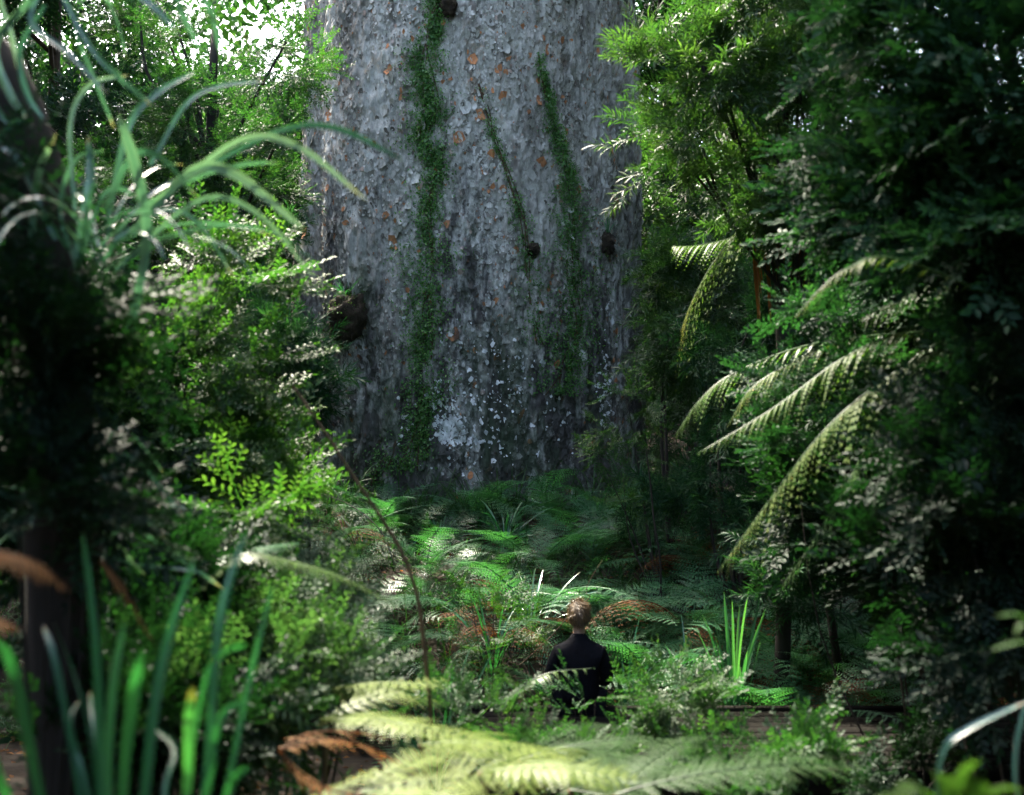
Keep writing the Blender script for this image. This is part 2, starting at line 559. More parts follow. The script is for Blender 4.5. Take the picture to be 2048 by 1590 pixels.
def frond(c, plen, npin=24, npl=9, droop=.25, fwd=28, width=.5, rach=.006, tint0=.0, base_bare=.12, tipt=0.0, ragged=.06, shape=.36, lean=.55):
    """A twice-divided frond along the curve c (n,3); plen: the longest side leaflet."""
    c = np.asarray(c, float)
    s = np.linspace(0, 1, len(c))
    tg = nrm(np.gradient(c, axis=0))
    side = nrm(np.cross(tg, np.array([.02, .03, 1.0])))
    nor = np.cross(side, tg)
    u = np.linspace(base_bare, .995, npin)
    at = lambda a: np.stack([np.interp(u, s, a[:, k]) for k in range(3)], -1)
    pc, pt, ps, pn = at(c), nrm(at(tg)), nrm(at(side)), nrm(at(nor))
    x = (u - base_bare) / (1 - base_bare)
    prof = np.where(x < shape, .55 + .45 * np.sin(x / shape * np.pi / 2), np.cos((x - shape) / (1 - shape) * np.pi / 2) ** .75)
    out = [tube(c, np.linspace(rach, rach * .25, len(c)), 4, .15)]
    vp = np.linspace(.06, 1, npl)
    pos, d, sc, tn, upv = [], [], [], [], []
    for sg in (-1, 1):
        ln = plen * np.maximum(prof, .04) * (1 + rng.normal(0, ragged, npin))
        a = np.radians(fwd) + rng.normal(0, .06, npin)
        d0 = nrm(ps * sg * np.cos(a)[:, None] + pt * np.sin(a)[:, None] + pn * .06)
        for k, v in enumerate(vp):
            q = pc + d0 * (ln * v)[:, None] + np.array([0, 0, -1.0]) * (droop * ln * v ** 1.8)[:, None]
            dirp = nrm(d0 + np.array([0, 0, -1.0]) * droop * 1.8 * v ** .8)
            nn = nrm(np.cross(np.cross(dirp, pn), dirp))
            cr = nrm(np.cross(dirp, nn))
            w = ln * width * (1 - v) ** .6 * .42 + .004
            for e in (-1, 1):
                pos.append(q)
                d.append(nrm(cr * e + dirp * lean))
                sc.append(w)
                upv.append(nn)
                tn.append(rng.normal(tint0, .08, npin) + tipt * np.clip((u - .55) / .45, 0, 1))
    pos, d, sc, tn, upv = map(np.concatenate, (pos, d, sc, tn, upv))
    y = d
    xx = nrm(np.cross(y, upv))
    z = np.cross(xx, y)
    out.append(stamp(PINNULE, np.stack([xx, y, z], -1), pos, sc, tn))
    # the thin midribs of the side leaflets
    return merge(out)


def arch(e0, e1, n=22, L=1.0):
    """A unit frond axis in the yz plane which leaves at e0 degrees and ends at e1."""
    e = np.radians(np.linspace(e0, e1, n))
    st = L / (n - 1)
    y = np.concatenate([[0], np.cumsum(np.cos(e[:-1]) * st)])
    z = np.concatenate([[0], np.cumsum(np.sin(e[:-1]) * st)])
    return np.stack([np.zeros(n) + .02 * np.sin(np.linspace(0, 3, n)), y, z], -1)


FR = {}


def template(key, variants):
    """Frond meshes that many ferns share."""
    FR[key] = variants


def mesh_only(name, g, mat):
    o = link(name, g, mat)
    me = o.data
    bpy.data.objects.remove(o)
    return me


for key, mat in (('fern', 'fern'), ('limefern', 'limefern'), ('dead', 'dead'), ('olive', 'olive')):
    vs_ = []
    for e0, e1, dr in ((66, -12, .12), (52, -20, .18), (40, -8, .10), (28, -32, .16), (10, -16, .10), (2, -22, .14)):
        if key == 'dead':
            e1, dr = e1 - 30, .8
        vs_.append(mesh_only('frond', frond(arch(e0, e1), .21, {'limefern': 15, 'dead': 18}.get(key, 14 if e0 > 45 else 17), 10 if key != 'dead' else 8, dr + (.1 if key == 'limefern' else 0), 24, .40 if key != 'dead' else .34, .006, ragged=.14 if key != 'dead' else .25), M[mat]))
    template(key, vs_)


def fern(label, px, Y, L, nf, key='fern', dz=0.0, group='ferns of the clearing floor', dead=0, name='fern', az=None, fan=np.pi * 2, flat=None, cat='fern'):
    x = (px - CX0) * Y / F
    L = L * 1.38
    z = float(ground_z(x, Y)) + dz
    root = empty(name, (x, Y, z), label, cat, group)
    for k in range(nf + dead):
        kk = 'dead' if k >= nf else key
        a = (k / max(nf, 1)) * fan + rng.uniform(-.3, .3) if az is None else az + (k / max(nf - 1, 1) - .5) * fan + rng.uniform(-.15, .15)
        vi = (0, 0, 1, 1, 2, 3)[rng.integers(0, 6)] if flat is None else flat[rng.integers(0, len(flat))]
        s = L * rng.uniform(.75, 1.15)
        share(FR[kk][vi], 'dead_frond' if kk == 'dead' and key != 'dead' else 'frond', root, (0, 0, 0), (rng.uniform(-.12, .12), rng.uniform(-.15, .15), a), s)
    return root


# ------------------------------------------------------------------ strap leaves
def strap(c, w, fold=.18, twist=0.0, tint0=.5, tint1=.5, taper=.55, side=None):
    """One strap leaf along the curve c, w wide, folded along its midrib, ending in a point."""
    c = np.asarray(c, float)
    n = len(c)
    t = nrm(np.gradient(c, axis=0))
    if side is None:
        h = np.array([c[-1][0] - c[0][0], c[-1][1] - c[0][1], 0])
        if np.linalg.norm(h) < .02:
            h = np.array([rng.normal(), rng.normal(), 0])
        side = np.cross(h, [0, 0, 1.0])
    sd = nrm(np.broadcast_to(side, (n, 3)) - t * (t @ nrm(side))[:, None])
    nr = np.cross(sd, t)
    s = np.linspace(0, 1, n)
    tw = twist * s
    sd2 = sd * np.cos(tw)[:, None] + nr * np.sin(tw)[:, None]
    nr2 = nr * np.cos(tw)[:, None] - sd * np.sin(tw)[:, None]
    ww = w / 2 * np.where(s < taper, .75 + .25 * s / taper, np.sqrt(np.clip(1 - ((s - taper) / (1 - taper)) ** 2, 0, 1)))[:, None]
    V = np.stack([c - sd2 * ww + nr2 * ww * fold, c - sd2 * ww * .4 + nr2 * ww * fold * .25, c - nr2 * ww * fold * .4, c + sd2 * ww * .4 + nr2 * ww * fold * .25, c + sd2 * ww + nr2 * ww * fold], 1).reshape(-1, 3)
    i, j = np.meshgrid(np.arange(n - 1), np.arange(4), indexing='ij')
    Q = np.stack([i * 5 + j, i * 5 + j + 1, (i + 1) * 5 + j + 1, (i + 1) * 5 + j], -1).reshape(-1, 4)
    tt = np.minimum(np.linspace(tint0, tint1, n), .88)
    tt = np.where(s > rng.uniform(.88, .99), 1.0, tt)
    return Geo(V, Q, np.clip(np.repeat(tt, 5) + np.tile([.06, 0, -.12, 0, .06], n), 0, 1))


def blade_curve(base, az, e0, e1, L, n=14):
    e = np.radians(e0 + (e1 - e0) * np.linspace(0, 1, n) ** 1.4)
    st = L / (n - 1)
    r = np.concatenate([[0], np.cumsum(np.cos(e[:-1]) * st)])
    z = np.concatenate([[0], np.cumsum(np.sin(e[:-1]) * st)])
    return np.asarray(base, float) + np.stack([np.cos(az) * r, np.sin(az) * r, z], -1)


def tuft_geo(n, L, w, spread=(75, 30), bend=(10, 80), r=.05):
    gs = []
    for _ in range(n):
        az = rng.uniform(0, 2 * np.pi)
        e0 = rng.uniform(spread[1], spread[0])
        gs.append(strap(blade_curve((np.cos(az) * r * rng.random(), np.sin(az) * r * rng.random(), 0), az, e0, e0 - rng.uniform(*bend), L * rng.uniform(.55, 1.1), 9), w * rng.uniform(.7, 1.2), .25, rng.normal(0, .5), *(np.clip(rng.normal(.5, .2), 0, 1),) * 2))
    return merge(gs)


# ================================================================== THE SETTING
def build_ground():
    xs = np.concatenate([np.linspace(-120, -14, 24), np.linspace(-13, 13, 150), np.linspace(14, 120, 24)])
    ys = np.concatenate([np.linspace(-40, -2, 14), np.linspace(-1.5, 26, 160), np.linspace(27, 140, 40)])
    X, Y = np.meshgrid(xs, ys)
    Z = ground_z(X, Y)
    n, m = X.shape
    i, j = np.meshgrid(np.arange(n - 1), np.arange(m - 1), indexing='ij')
    Q = np.stack([i * m + j, i * m + j + 1, (i + 1) * m + j + 1, (i + 1) * m + j], -1).reshape(-1, 4)
    o = link('ground', Geo(np.stack([X, Y, Z], -1).reshape(-1, 3), Q), M['soil'], None, True)
    o['kind'] = 'structure'


build_ground()

def sun_open(p, targets, grow=0.0):
    """False where foliage would stand between the sun and one of the sunlit spots."""
    ok = np.ones(len(p), bool)
    for c, r in targets:
        v = p - np.asarray(c, float)
        t = v @ SUN
        d = np.linalg.norm(v - t[:, None] * SUN, axis=1)
        ok &= ~((d < r + grow) & (t > .8))
    return ok


SUN_NEAR = [(P(600, 1420, 5.2), .5), (P(700, 1440, 5.0), .5), (P(720, 1580, 3.9), .5), (P(920, 1570, 4.4), .5), (P(1040, 1480, 5.0), .4), (P(620, 1430, 5.2), .45), (P(760, 1480, 4.7), .55), (P(900, 1500, 4.8), .5), (P(1010, 1540, 4.6), .4), (P(640, 1560, 4.0), .5), (P(820, 1570, 4.1), .45), (P(1158, 1205, 9.33), .28), (P(600, 1250, 5.8), .5), (P(520, 1320, 5.4), .45), (P(430, 1380, 4.8), .4), (P(650, 1150, 5.1), .3)]
SUNNY = SUN_NEAR + [(P(120, 300, 3.4), .4), (P(250, 330, 3.4), .45), (P(60, 240, 3.3), .35), (P(300, 1450, 2.2), .4), (P(470, 1200, 2.3), .35), (P(1200, 1080, 11.5), .3), (P(1330, 1300, 10.6), .3), (P(1700, 1250, 10.7), .4), (P(470, 760, 7), .7), (P(560, 520, 8), .6), (P(560, 930, 6.5), .7), (P(850, 1480, 4.6), .8), (P(640, 1180, 5), .6), (P(1000, 1560, 4.2), .5),
         (P(1155, 1200, 9.4), .30), (P(1640, 750, 6.5), .45), (P(1500, 880, 6.5), .35), (P(1600, 950, 6.5), .35), (P(1450, 540, 10.2), .5), (P(1510, 50, 9.7), .8), (P(1410, 170, 9.6), .5), (P(1320, 130, 9.6), .4), (P(1760, 680, 6.4), .4), (P(1480, 1080, 6.2), .4), (P(1690, 830, 6.3), .4),
         (P(612, 120, 16.6), 1.3), (P(612, 300, 16.6), 1.3), (P(612, 520, 16.6), 1.2), (P(650, 680, 10.5), .7), (P(640, 270, 12), .8), (P(330, 260, 3.4), .45), (P(520, 380, 3.3), .4), (P(1350, 1390, 7), .45), (P(1300, 850, 12.5), .5), (P(960, 1260, 9), .35),
         (P(300, 1000, 4), .3), (P(1060, 1130, 11.6), .2), (P(900, 1060, 12.3), .2), (P(760, 1300, 9), .6), (P(520, 1300, 5.4), .7), (P(420, 1400, 4.8), .5), (P(350, 1200, 2.4), .35), (P(700, 1180, 7), .5), (P(1240, 1180, 11), .4), (P(1060, 1340, 7.4), .3), (P(1920, 1560, 2.3), .3)]


# ------------------------------------------------------------------ the giant tree
TCX, TCY, TR = -0.70, 17.8, 2.50


def trunk_r(a, z):
    """Radius of the trunk's surface at the angle a (0 faces the camera) and height z."""
    r = TR * np.interp(z, [0, 1.0, 2.0, 3.2, 5.0, 7, 9, 14, 24], [1.12, 1.07, 1.045, 1.03, 1.015, .995, .955, .90, .74])
    u = a / (2 * np.pi)
    r = r + .30 * (vnoise(u * 14 + .12 * z * .2, z * .16, 5, 14) - .5)
    r = r + .20 * (vnoise(u * 34 + .05 * z, z * .25, 6, 34) - .5)
    r = r + .06 * (vnoise(u * 90 + .06 * np.sin(z), z * .7, 7, 90) - .5)
    r = r + .075 * (vnoise(u * 220, z * 5.0, 8, 220) - .5) + .03 * (vnoise(u * 500, z * 14.0, 9, 500) - .5)
    return r


def trunk_xyz(a, z, off=0.0):
    r = trunk_r(a, z) + off
    return np.stack([TCX + r * np.sin(a), TCY - r * np.cos(a), z + 0 * a], -1)


def trunk_at(px, py):
    """Angle and height of the trunk's surface where the photo shows (px, py)."""
    k = (px - CX0) / F
    A, B, C = k * k + 1, -2 * (k * TCX + TCY), TCX ** 2 + TCY ** 2 - TR ** 2
    D = max(B * B - 4 * A * C, 0)
    Y = (-B - math.sqrt(D)) / (2 * A)
    return math.atan2(k * Y - TCX, TCY - Y), EYE - (py - CY0) * Y / F


FL_T = np.array([(-.5, -.1, 0), (-.3, .45, .1), (.2, .55, .16), (.52, .2, .06), (.38, -.42, -.02), (-.2, -.52, -.04), (0, 0, .02)])


def flakes(n, zr, ar, size, off, dens=None, curl=.35):
    a, z = rng.uniform(-ar, ar, n), rng.uniform(*zr, n)
    if dens is not None:
        q = rng.random(n) < dens(a, z)
        a, z = a[q], z[q]
    n = len(a)
    s = size[0] * np.exp(np.clip(rng.normal(0, size[1], n), -1, .62))
    o = rng.uniform(*off, n)
    c = trunk_xyz(a, z, o)
    nn = np.stack([np.sin(a), -np.cos(a), 0 * a], -1)
    tx = np.stack([np.cos(a), np.sin(a), 0 * a], -1)
    rot = rng.uniform(0, 2 * np.pi, n)
    til = rng.normal(0, .2, n)
    til2 = rng.normal(.14, .2, n)
    x = tx + nn * til[:, None]
    y = np.array([0, 0, 1.0]) + nn * til2[:, None]
    tpl = np.repeat(FL_T[None], n, 0) * (1 + rng.normal(0, .22, (n, 7, 1)))
    cr, sr = np.cos(rot)[:, None], np.sin(rot)[:, None]
    px = (tpl[..., 0] * cr - tpl[..., 1] * sr)
    py = (tpl[..., 0] * sr + tpl[..., 1] * cr) * 1.25
    pz = tpl[..., 2] * rng.uniform(.1, 1.6, n)[:, None] + curl * (px ** 2 + py ** 2) * rng.uniform(-.2, 1.2, n)[:, None]
    V = c[:, None] + s[:, None, None] * (px[..., None] * x[:, None] + py[..., None] * y[:, None] + pz[..., None] * nn[:, None])
    base = (np.arange(n) * 7)[:, None, None]
    Q = np.array([(k, (k + 1) % 6, 6, 6) for k in range(6)])[None] + base
    return V.reshape(-1, 3), Q.reshape(-1, 4), n


def build_giant():
    root = empty('kauri_tree', (TCX, TCY, 1.2), 'colossal grey kauri trunk with flaking bark rising out of the clearing', 'tree')
    o0 = np.array([TCX, TCY, 1.2])
    aa = np.concatenate([np.linspace(-1.75, 1.75, 640), np.linspace(1.80, 2 * np.pi - 1.80, 60)])
    zz = np.concatenate([np.linspace(0.2, 9.6, 330), np.linspace(9.9, 23, 30)])
    A, Z = np.meshgrid(aa, zz)
    V = trunk_xyz(A, Z)
    n, m = A.shape
    i, j = np.meshgrid(np.arange(n - 1), np.arange(m), indexing='ij')
    Q = np.stack([i * m + j, i * m + (j + 1) % m, (i + 1) * m + (j + 1) % m, (i + 1) * m + j], -1).reshape(-1, 4)
    body = Geo(V.reshape(-1, 3) - o0, Q, np.clip(.31 + .26 * (vnoise(A * 14, Z * 1.6, 31) - .5) + .22 * (vnoise(A * 60, Z * 22, 32) - .5), .14, .9).reshape(-1))
    gs = [body]
    for n_, sz, off in ((4200, (.068, .35), (-.008, .012)), (24000, (.038, .40), (-.006, .016)), (42000, (.022, .40), (-.004, .014))):
        V, Q, k = flakes(n_, (.6, 9.6), 1.7, sz, off, lambda a, z: np.clip(.35 + 1.5 * (vnoise(a * 7, z * 1.3, 41) - .3), .15, 1))
        t = rng.random(k)
        t = np.where(t < (.14 if sz[0] > .06 else .022), rng.uniform(0, .015, k), np.where(t < .09, rng.uniform(.03, .10, k), np.where(t < .22, rng.uniform(.15, .26, k), rng.uniform(.30, .96, k))))
        gs.append(Geo(V - o0, Q, np.repeat(t, 7)))
    # the white lichen near the foot
    spots = [((900, 852), 30, 30, 130), ((920, 880), 40, 14, 30), ((870, 800), 30, 40, 30), ((925, 790), 45, 40, 22), ((1000, 800), 60, 60, 22), ((1200, 780), 14, 110, 46), ((1100, 830), 60, 60, 12),
             ((1010, 720), 90, 60, 22), ((960, 900), 120, 70, 26), ((815, 850), 30, 60, 12), ((1215, 640), 14, 60, 14), ((800, 620), 150, 120, 5), ((920, 690), 60, 60, 6)]
    for (px, py), sx, sy, n_ in spots:
        pts = [trunk_at(px + rng.normal(0, sx * .5), py + rng.normal(0, sy * .5)) for _ in range(int(n_ * 2.4))]
        for a, z in pts:
            s = .0155 * math.exp(min(rng.normal(0, .6), .85))
            ang = np.sort(rng.uniform(0, 2 * np.pi, 8))
            rr = s * rng.uniform(.5, 1.3, 8)
            q = trunk_xyz(a + np.concatenate([[0], rr * np.cos(ang) / TR]), z + np.concatenate([[0], rr * np.sin(ang) * 1.2]), .022)
            gs.append(Geo(q - o0, [(0, 1 + e, 1 + (e + 1) % 8, 1 + (e + 1) % 8) for e in range(8)], np.ones(9)))
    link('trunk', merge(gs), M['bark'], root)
    # limbs and crown, high above the frame
    gs, tips = [], []
    for k in range(11):
        az = -.1 + k * .33
        rr = rng.uniform(5, 9)
        tip = np.array([TCX + np.cos(az) * rr, TCY + np.sin(az) * rr, 22 + rng.uniform(1, 8)])
        b = np.array([TCX + np.cos(az) * .9, TCY + np.sin(az) * .9, 17.5 + rng.uniform(0, 3.5)])
        c = spline([b, b * .5 + tip * .5 + [0, 0, -1.0], tip], 12)
        gs.append(tube(c - o0, np.linspace(.55, .10, 12), 9, .5))
        tips.append(tip)
    link('limb', merge(gs), M['bark'], root, True)
    ps, ds = [], []
    for t in tips:
        p, d, _ = blob(t, (3.2, 3.2, 2.0), 110)
        ps.append(p)
        ds.append(d)
    ps, ds = np.concatenate(ps), np.concatenate(ds)
    q = sun_open(ps, SUNNY, .7)
    link('crown', scatter('coarse', ps[q] - o0, ds[q], 1.1), M['deep'], root)


build_giant()


def vine(label, line, n, ls, name='climbing_vine'):
    """A creeper on the bark: line = (px, py, width in pixels)."""
    l = np.asarray(line, float)
    o = trunk_xyz(*[np.array(v) for v in trunk_at(l[-1, 0], l[-1, 1])])
    root = empty(name, o, label, 'vine', 'creepers climbing the giant trunk')
    t = rng.random(n) ** (.75 if l[0, 1] > 0 else 1.0)
    k = np.linspace(0, 1, len(l))
    seg = np.interp(t, k, l[:, 1])
    w = np.interp(t, k, l[:, 2])
    edge = 1 + .7 * (vnoise(t * 60, t * 0, 71) - .5) + .5 * (vnoise(t * 170, t * 0, 72) - .5)
    cxp = np.interp(t, k, l[:, 0]) + 6 * (vnoise(t * 30, t * 0, 73) - .5)
    pxs = cxp + np.clip(rng.normal(0, .46, n), -1.6, 1.6) * w * edge
    az = np.array([trunk_at(a, b) for a, b in zip(pxs, seg)])
    # ragged gaps
    q = rng.random(n) < np.clip(2.6 * vnoise(az[:, 0] * 18, az[:, 1] * 3.2, 74) - .22, .10, 1)
    az = az[q]
    m = len(az)
    pos = trunk_xyz(az[:, 0], az[:, 1], rng.uniform(.015, .07, m))
    nn = np.stack([np.sin(az[:, 0]), -np.cos(az[:, 0]), 0 * az[:, 0]], -1)
    d = nrm(nn * .5 + rng.normal(0, .6, (m, 3)) + np.array([0, 0, -.35]))
    up = nrm(nn + rng.normal(0, .45, (m, 3)) + np.array([0, 0, .5]))
    x = nrm(np.cross(d, up))
    g = stamp(LS, np.stack([x, d, np.cross(x, d)], -1), pos - o, ls * rng.uniform(.4, 1.5, m), rng.normal(0, .25, m))
    link('foliage', g, M['moss'], root)
    gs = []
    for e in range(3):
        pts = np.array([trunk_xyz(*[np.array(v) for v in trunk_at(a + rng.normal(0, c * .2), b)], .02) for a, b, c in l])
        gs.append(tube(spline(pts, 60) - o, .008, 5, .3))
    link('stem', merge(gs), M['twig'], root, True)


vine('widest green creeper strip running the whole height of the grey trunk', [(884, -40, 26), (866, 40, 26), (852, 90, 40), (850, 150, 38), (862, 210, 42), (848, 270, 52), (872, 330, 34), (856, 420, 44), (858, 520, 58), (852, 620, 54), (850, 700, 50), (856, 780, 44), (838, 860, 50), (820, 940, 60)], 16000, .036)
vine('thin faint creeper thread on the middle of the trunk above a small root knot', [(958, 165, 8), (975, 220, 16), (988, 275, 16), (1006, 325, 12), (1028, 400, 20), (1042, 450, 26), (1048, 520, 22), (1060, 600, 30), (1075, 690, 40)], 2300, .032)
vine('creeper that starts as a thread and widens into a broad green patch downward', [(1076, 105, 6), (1092, 185, 14), (1112, 265, 20), (1130, 340, 26), (1142, 400, 44), (1146, 470, 66), (1142, 560, 84), (1150, 640, 62), (1130, 720, 60), (1110, 790, 60)], 11000, .034)
vine('ragged short creeper patch low beside the mossy root clump', [(800, 880, 40), (770, 930, 60), (740, 990, 60)], 900, .034)


def clump(label, px, py, w, h, depth, blades=0, mossy=True):
    a, z = trunk_at(px, py)
    o = trunk_xyz(np.array(a), np.array(z), 0.02)
    root = empty('epiphyte_clump', o, label, 'epiphyte', 'root clumps perched on the giant trunk')
    nn = np.array([math.sin(a), -math.cos(a), 0])
    tx = np.array([math.cos(a), math.sin(a), 0])
    th, ph = np.meshgrid(np.linspace(0, np.pi, 22), np.linspace(0, 2 * np.pi, 32, endpoint=False), indexing='ij')
    r = 1 + .5 * (vnoise(ph * 2.2 + 9, th * 3, 81) - .5) + .35 * (vnoise(ph * 6, th * 8, 82) - .5)
    u = np.sin(th) * np.cos(ph) * r
    v = np.sin(th) * np.sin(ph) * r
    depth = depth * .6
    V = (u[..., None] * tx * w / 2 + v[..., None] * nn * depth + (np.cos(th) * r)[..., None] * np.array([0, 0, h / 2])).reshape(-1, 3)
    i, j = np.meshgrid(np.arange(21), np.arange(32), indexing='ij')
    Q = np.stack([i * 32 + j, i * 32 + (j + 1) % 32, (i + 1) * 32 + (j + 1) % 32, (i + 1) * 32 + j], -1).reshape(-1, 4)
    gs = [Geo(V, Q)]
    pk = rng.integers(0, len(V), 420)
    for q in pk:
        b = V[q]
        d = nrm(b * np.array([1, 1, .4]) + rng.normal(0, .3 * w, 3))
        e = b + d * w * rng.uniform(.05, .22) + np.array([0, 0, -h * rng.uniform(.02, .25)])
        s = nrm(rng.normal(size=3)) * .006
        gs.append(Geo([b - s, b + s, e], [(0, 1, 2, 2)]))
    link('root_mass', merge(gs), M['rootmass'], root)
    if mossy:
        q = V[(V[:, 2] > h * .12)]
        q = q[rng.integers(0, len(q), int(900 * w / .5))] + rng.normal(0, .02, (int(900 * w / .5), 3))
        d = nrm(q / np.array([w, depth, h]) + rng.normal(0, .6, q.shape))
        link('moss', stamp(LS, basis(d, rng.normal(0, 1, len(q))), q, .03 * rng.uniform(.5, 1.2, len(q)), rng.normal(.2, .2, len(q))), M['olive'], root)
    if blades:
        g = tuft_geo(blades, .32, .012, (85, 40), (20, 90), .06)
        g.V += np.array([0, 0, h * .45]) + nn * depth * .3
        link('grass_tuft', g, M['blade'], root)


clump('big dark mossy root clump with a grass tuft on the trunk flank', 716, 640, .56, .66, .40, 20)
clump('bristly brown root clump near the shaded edge of the trunk', 1212, 488, .25, .32, .18, 14, False)
clump('small round dark knot between the two thinner creepers', 1060, 500, .17, .17, .12, 0, False)
clump('dark root clump beside the top of the widest creeper', 893, 8, .24, .30, .16, 0, False)


# ------------------------------------------------------------------ forest around
def sky_gap(p, grow=1.0):
    """True where foliage is missing: the breaks through which the sky is seen from the clearing."""
    out = np.zeros(len(p), bool)
    d = p - np.array([0, 0, EYE])
    y = np.maximum(d[:, 1], .1)
    u, v = d[:, 0] / y, d[:, 2] / y
    for gx, gy, rx, ry in SKY_GAPS:
        n = vnoise(u * 60, v * 60, 17) - .5
        out |= (((u - (gx - CX0) / F) * F / rx) ** 2 + ((v - (CY0 - gy) / F) * F / ry) ** 2) < grow * (1 + 1.2 * n)
    return out & (d[:, 1] > 0)


SKY_GAPS = ((500, 60, 46, 52), (568, 10, 22, 50), (320, 160, 70, 40), (415, 110, 30, 40), (1765, 180, 105, 90), (1610, 222, 64, 34), (1405, 318, 34, 22), (1690, 250, 60, 40), (1840, 90, 60, 50))


def canopy():
    """Leaf roof and walls added out of view for shade, gaps cut for light."""
    n = 8500
    x, y = rng.uniform(-24, 24, n), rng.uniform(-20, 23, n)
    z = 10.5 + 5 * vnoise(x * .16, y * .16, 91) + rng.uniform(-1, 3, n)
    edge = 1.6 * (vnoise(x * .5, y * .5, 93) - .5)
    over_bank = (x > -5.5 + edge) & (x < 3.2 + edge) & (y < 14.6 + edge)
    hole = (x > -9.5 + edge) & (x < np.where(y < 6, 2.6, 3.4) + edge) & (y < 10.6 + edge)
    keep = ~hole & ~over_bank & (y < 22)
    p = np.stack([x, y, z], -1)[keep]
    # leaf clumps added in the gap to dapple the sunlight
    m = 110
    xb, yb = rng.normal(-2.5, 2.2, m), rng.normal(11, 2.0, m)
    p = np.concatenate([p, np.stack([xb, yb, 11 + rng.uniform(0, 3, m)], -1)])
    # unseen leaf walls added beside and behind the camera to cut sky light
    m = 5200
    a = rng.uniform(.62, 2 * np.pi - .62, m)
    r = rng.uniform(9, 17, m)
    xw, yw = r * np.sin(a) * 1.0, r * np.cos(a) + 1.0
    zw = ground_z(xw, yw) + rng.uniform(0, 1, m) * np.where((np.abs(xw) < 8) & (yw < 0), 6.5, 12)
    p = np.concatenate([p, np.stack([xw, yw, zw], -1)])
    p = p[(np.hypot(p[:, 0] - TCX, p[:, 1] - TCY) > 3.4)]
    p = p[sun_open(p, SUNNY, 1.0) & ~sky_gap(p, 1.3)]
    d = nrm(rng.normal(size=p.shape) * np.array([1, 1, .35]))
    o = link('shade_canopy', scatter('coarse', p, d, 1.75, roll=.6), M['deep'])
    o['kind'] = 'stuff'


canopy()


def far_woods():
    """The wood behind the clearing that reads as one mass."""
    n = 5200
    a = rng.uniform(-1.0, 1.0, n)
    r = rng.uniform(30, 46, n)
    x, y = r * np.sin(a), r * np.cos(a)
    z = ground_z(x, y) + rng.uniform(-.5, 20, n) * rng.uniform(.4, 1, n)
    p = np.stack([x, y, z], -1)
    p = p[~sky_gap(p, 1.4)]
    d = nrm(rng.normal(size=p.shape) * np.array([1, 1, .5]))
    o = link('far_woods', scatter('coarse', p, d, 1.7, roll=.6), M['fine'])
    o['kind'] = 'stuff'


far_woods()

# trees behind the trunk: one crown mesh per kind, shared by its copies
def bg_tree(label, px, Y, top, r, kind, mat, n, scale, tint0=0, low=.25):
    x = (px - CX0) * Y / F
    g0 = float(ground_z(x, Y))
    zt = EYE - (top - CY0) * Y / F
    bl = []
    hgt = zt - g0
    for k in range(7):
        f = low + (1 - low) * k / 6
        rr = r * (1.0 - .5 * abs(f - .55))
        bl.append(((x + rng.normal(0, r * .45), Y + rng.normal(0, r * .45), g0 + hgt * f), (rr, rr, hgt * .16), n // 7))
    return bush('forest_tree', label, 'tree', kind, mat, bl, scale, keep=lambda q: ~sky_gap(q, 1.3) & sun_open(q, SUNNY, .3), base=(x, Y, g0), tint0=tint0, group='trees standing behind the giant trunk', stem_mat='darkbark', trunk=((x, Y, g0 + hgt * .85), .22, .06))


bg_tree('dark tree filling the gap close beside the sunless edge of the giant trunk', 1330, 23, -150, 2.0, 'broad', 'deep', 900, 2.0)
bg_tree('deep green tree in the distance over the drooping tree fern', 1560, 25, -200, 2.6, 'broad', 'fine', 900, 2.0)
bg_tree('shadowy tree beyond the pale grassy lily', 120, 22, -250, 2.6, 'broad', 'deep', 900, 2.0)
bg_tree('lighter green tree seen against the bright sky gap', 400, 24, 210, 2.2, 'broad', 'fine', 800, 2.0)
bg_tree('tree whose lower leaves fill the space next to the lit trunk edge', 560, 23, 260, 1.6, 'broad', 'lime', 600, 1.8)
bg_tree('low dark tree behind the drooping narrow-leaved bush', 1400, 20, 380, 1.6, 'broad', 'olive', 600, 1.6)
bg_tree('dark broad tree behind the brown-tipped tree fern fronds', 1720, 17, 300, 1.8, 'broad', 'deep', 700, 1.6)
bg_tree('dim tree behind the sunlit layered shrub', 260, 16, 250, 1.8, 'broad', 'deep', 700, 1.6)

# ------------------------------------------------------------------ nearer trees and shrubs, left of the clearing
bush('small_leaved_tree', 'fine-leaved tree with sky showing through its top, overlapping the lit trunk edge', 'tree', 'medium', 'fine',
     [pb(300, 80, 13, 110, 90, .7, 70), pb(420, 260, 13, 160, 90, 1.0, 170), pb(500, 380, 12.5, 100, 100, .9, 150), pb(330, 380, 13, 170, 120, .9, 200), pb(570, 130, 12.5, 60, 90, .6, 60), pb(600, 10, 13, 50, 50, .4, 12), pb(585, 260, 12, 50, 50, .5, 26), pb(490, 540, 12.3, 60, 110, .7, 80), pb(370, 60, 13, 40, 60, .3, 20)],
     1.0, P(380, 1060, 13), tint0=.05, stem_mat='darkbark', trunk=(P(430, 60, 13), .12, .04), keep=lambda q: ~sky_gap(q, .35) & sun_open(q, SUN_NEAR, .1))
bush('overhanging_branch', 'sunny sprig of pale leaves hanging across the upper lit edge of the trunk', 'branch', 'medium', 'lime',
     [pb(650, 60, 13.2, 90, 40, .4, 60), pb(610, 130, 13.2, 40, 70, .4, 40)], 1.0, P(540, 90, 13), .02, keep=lambda q: sun_open(q, SUN_NEAR, .15))
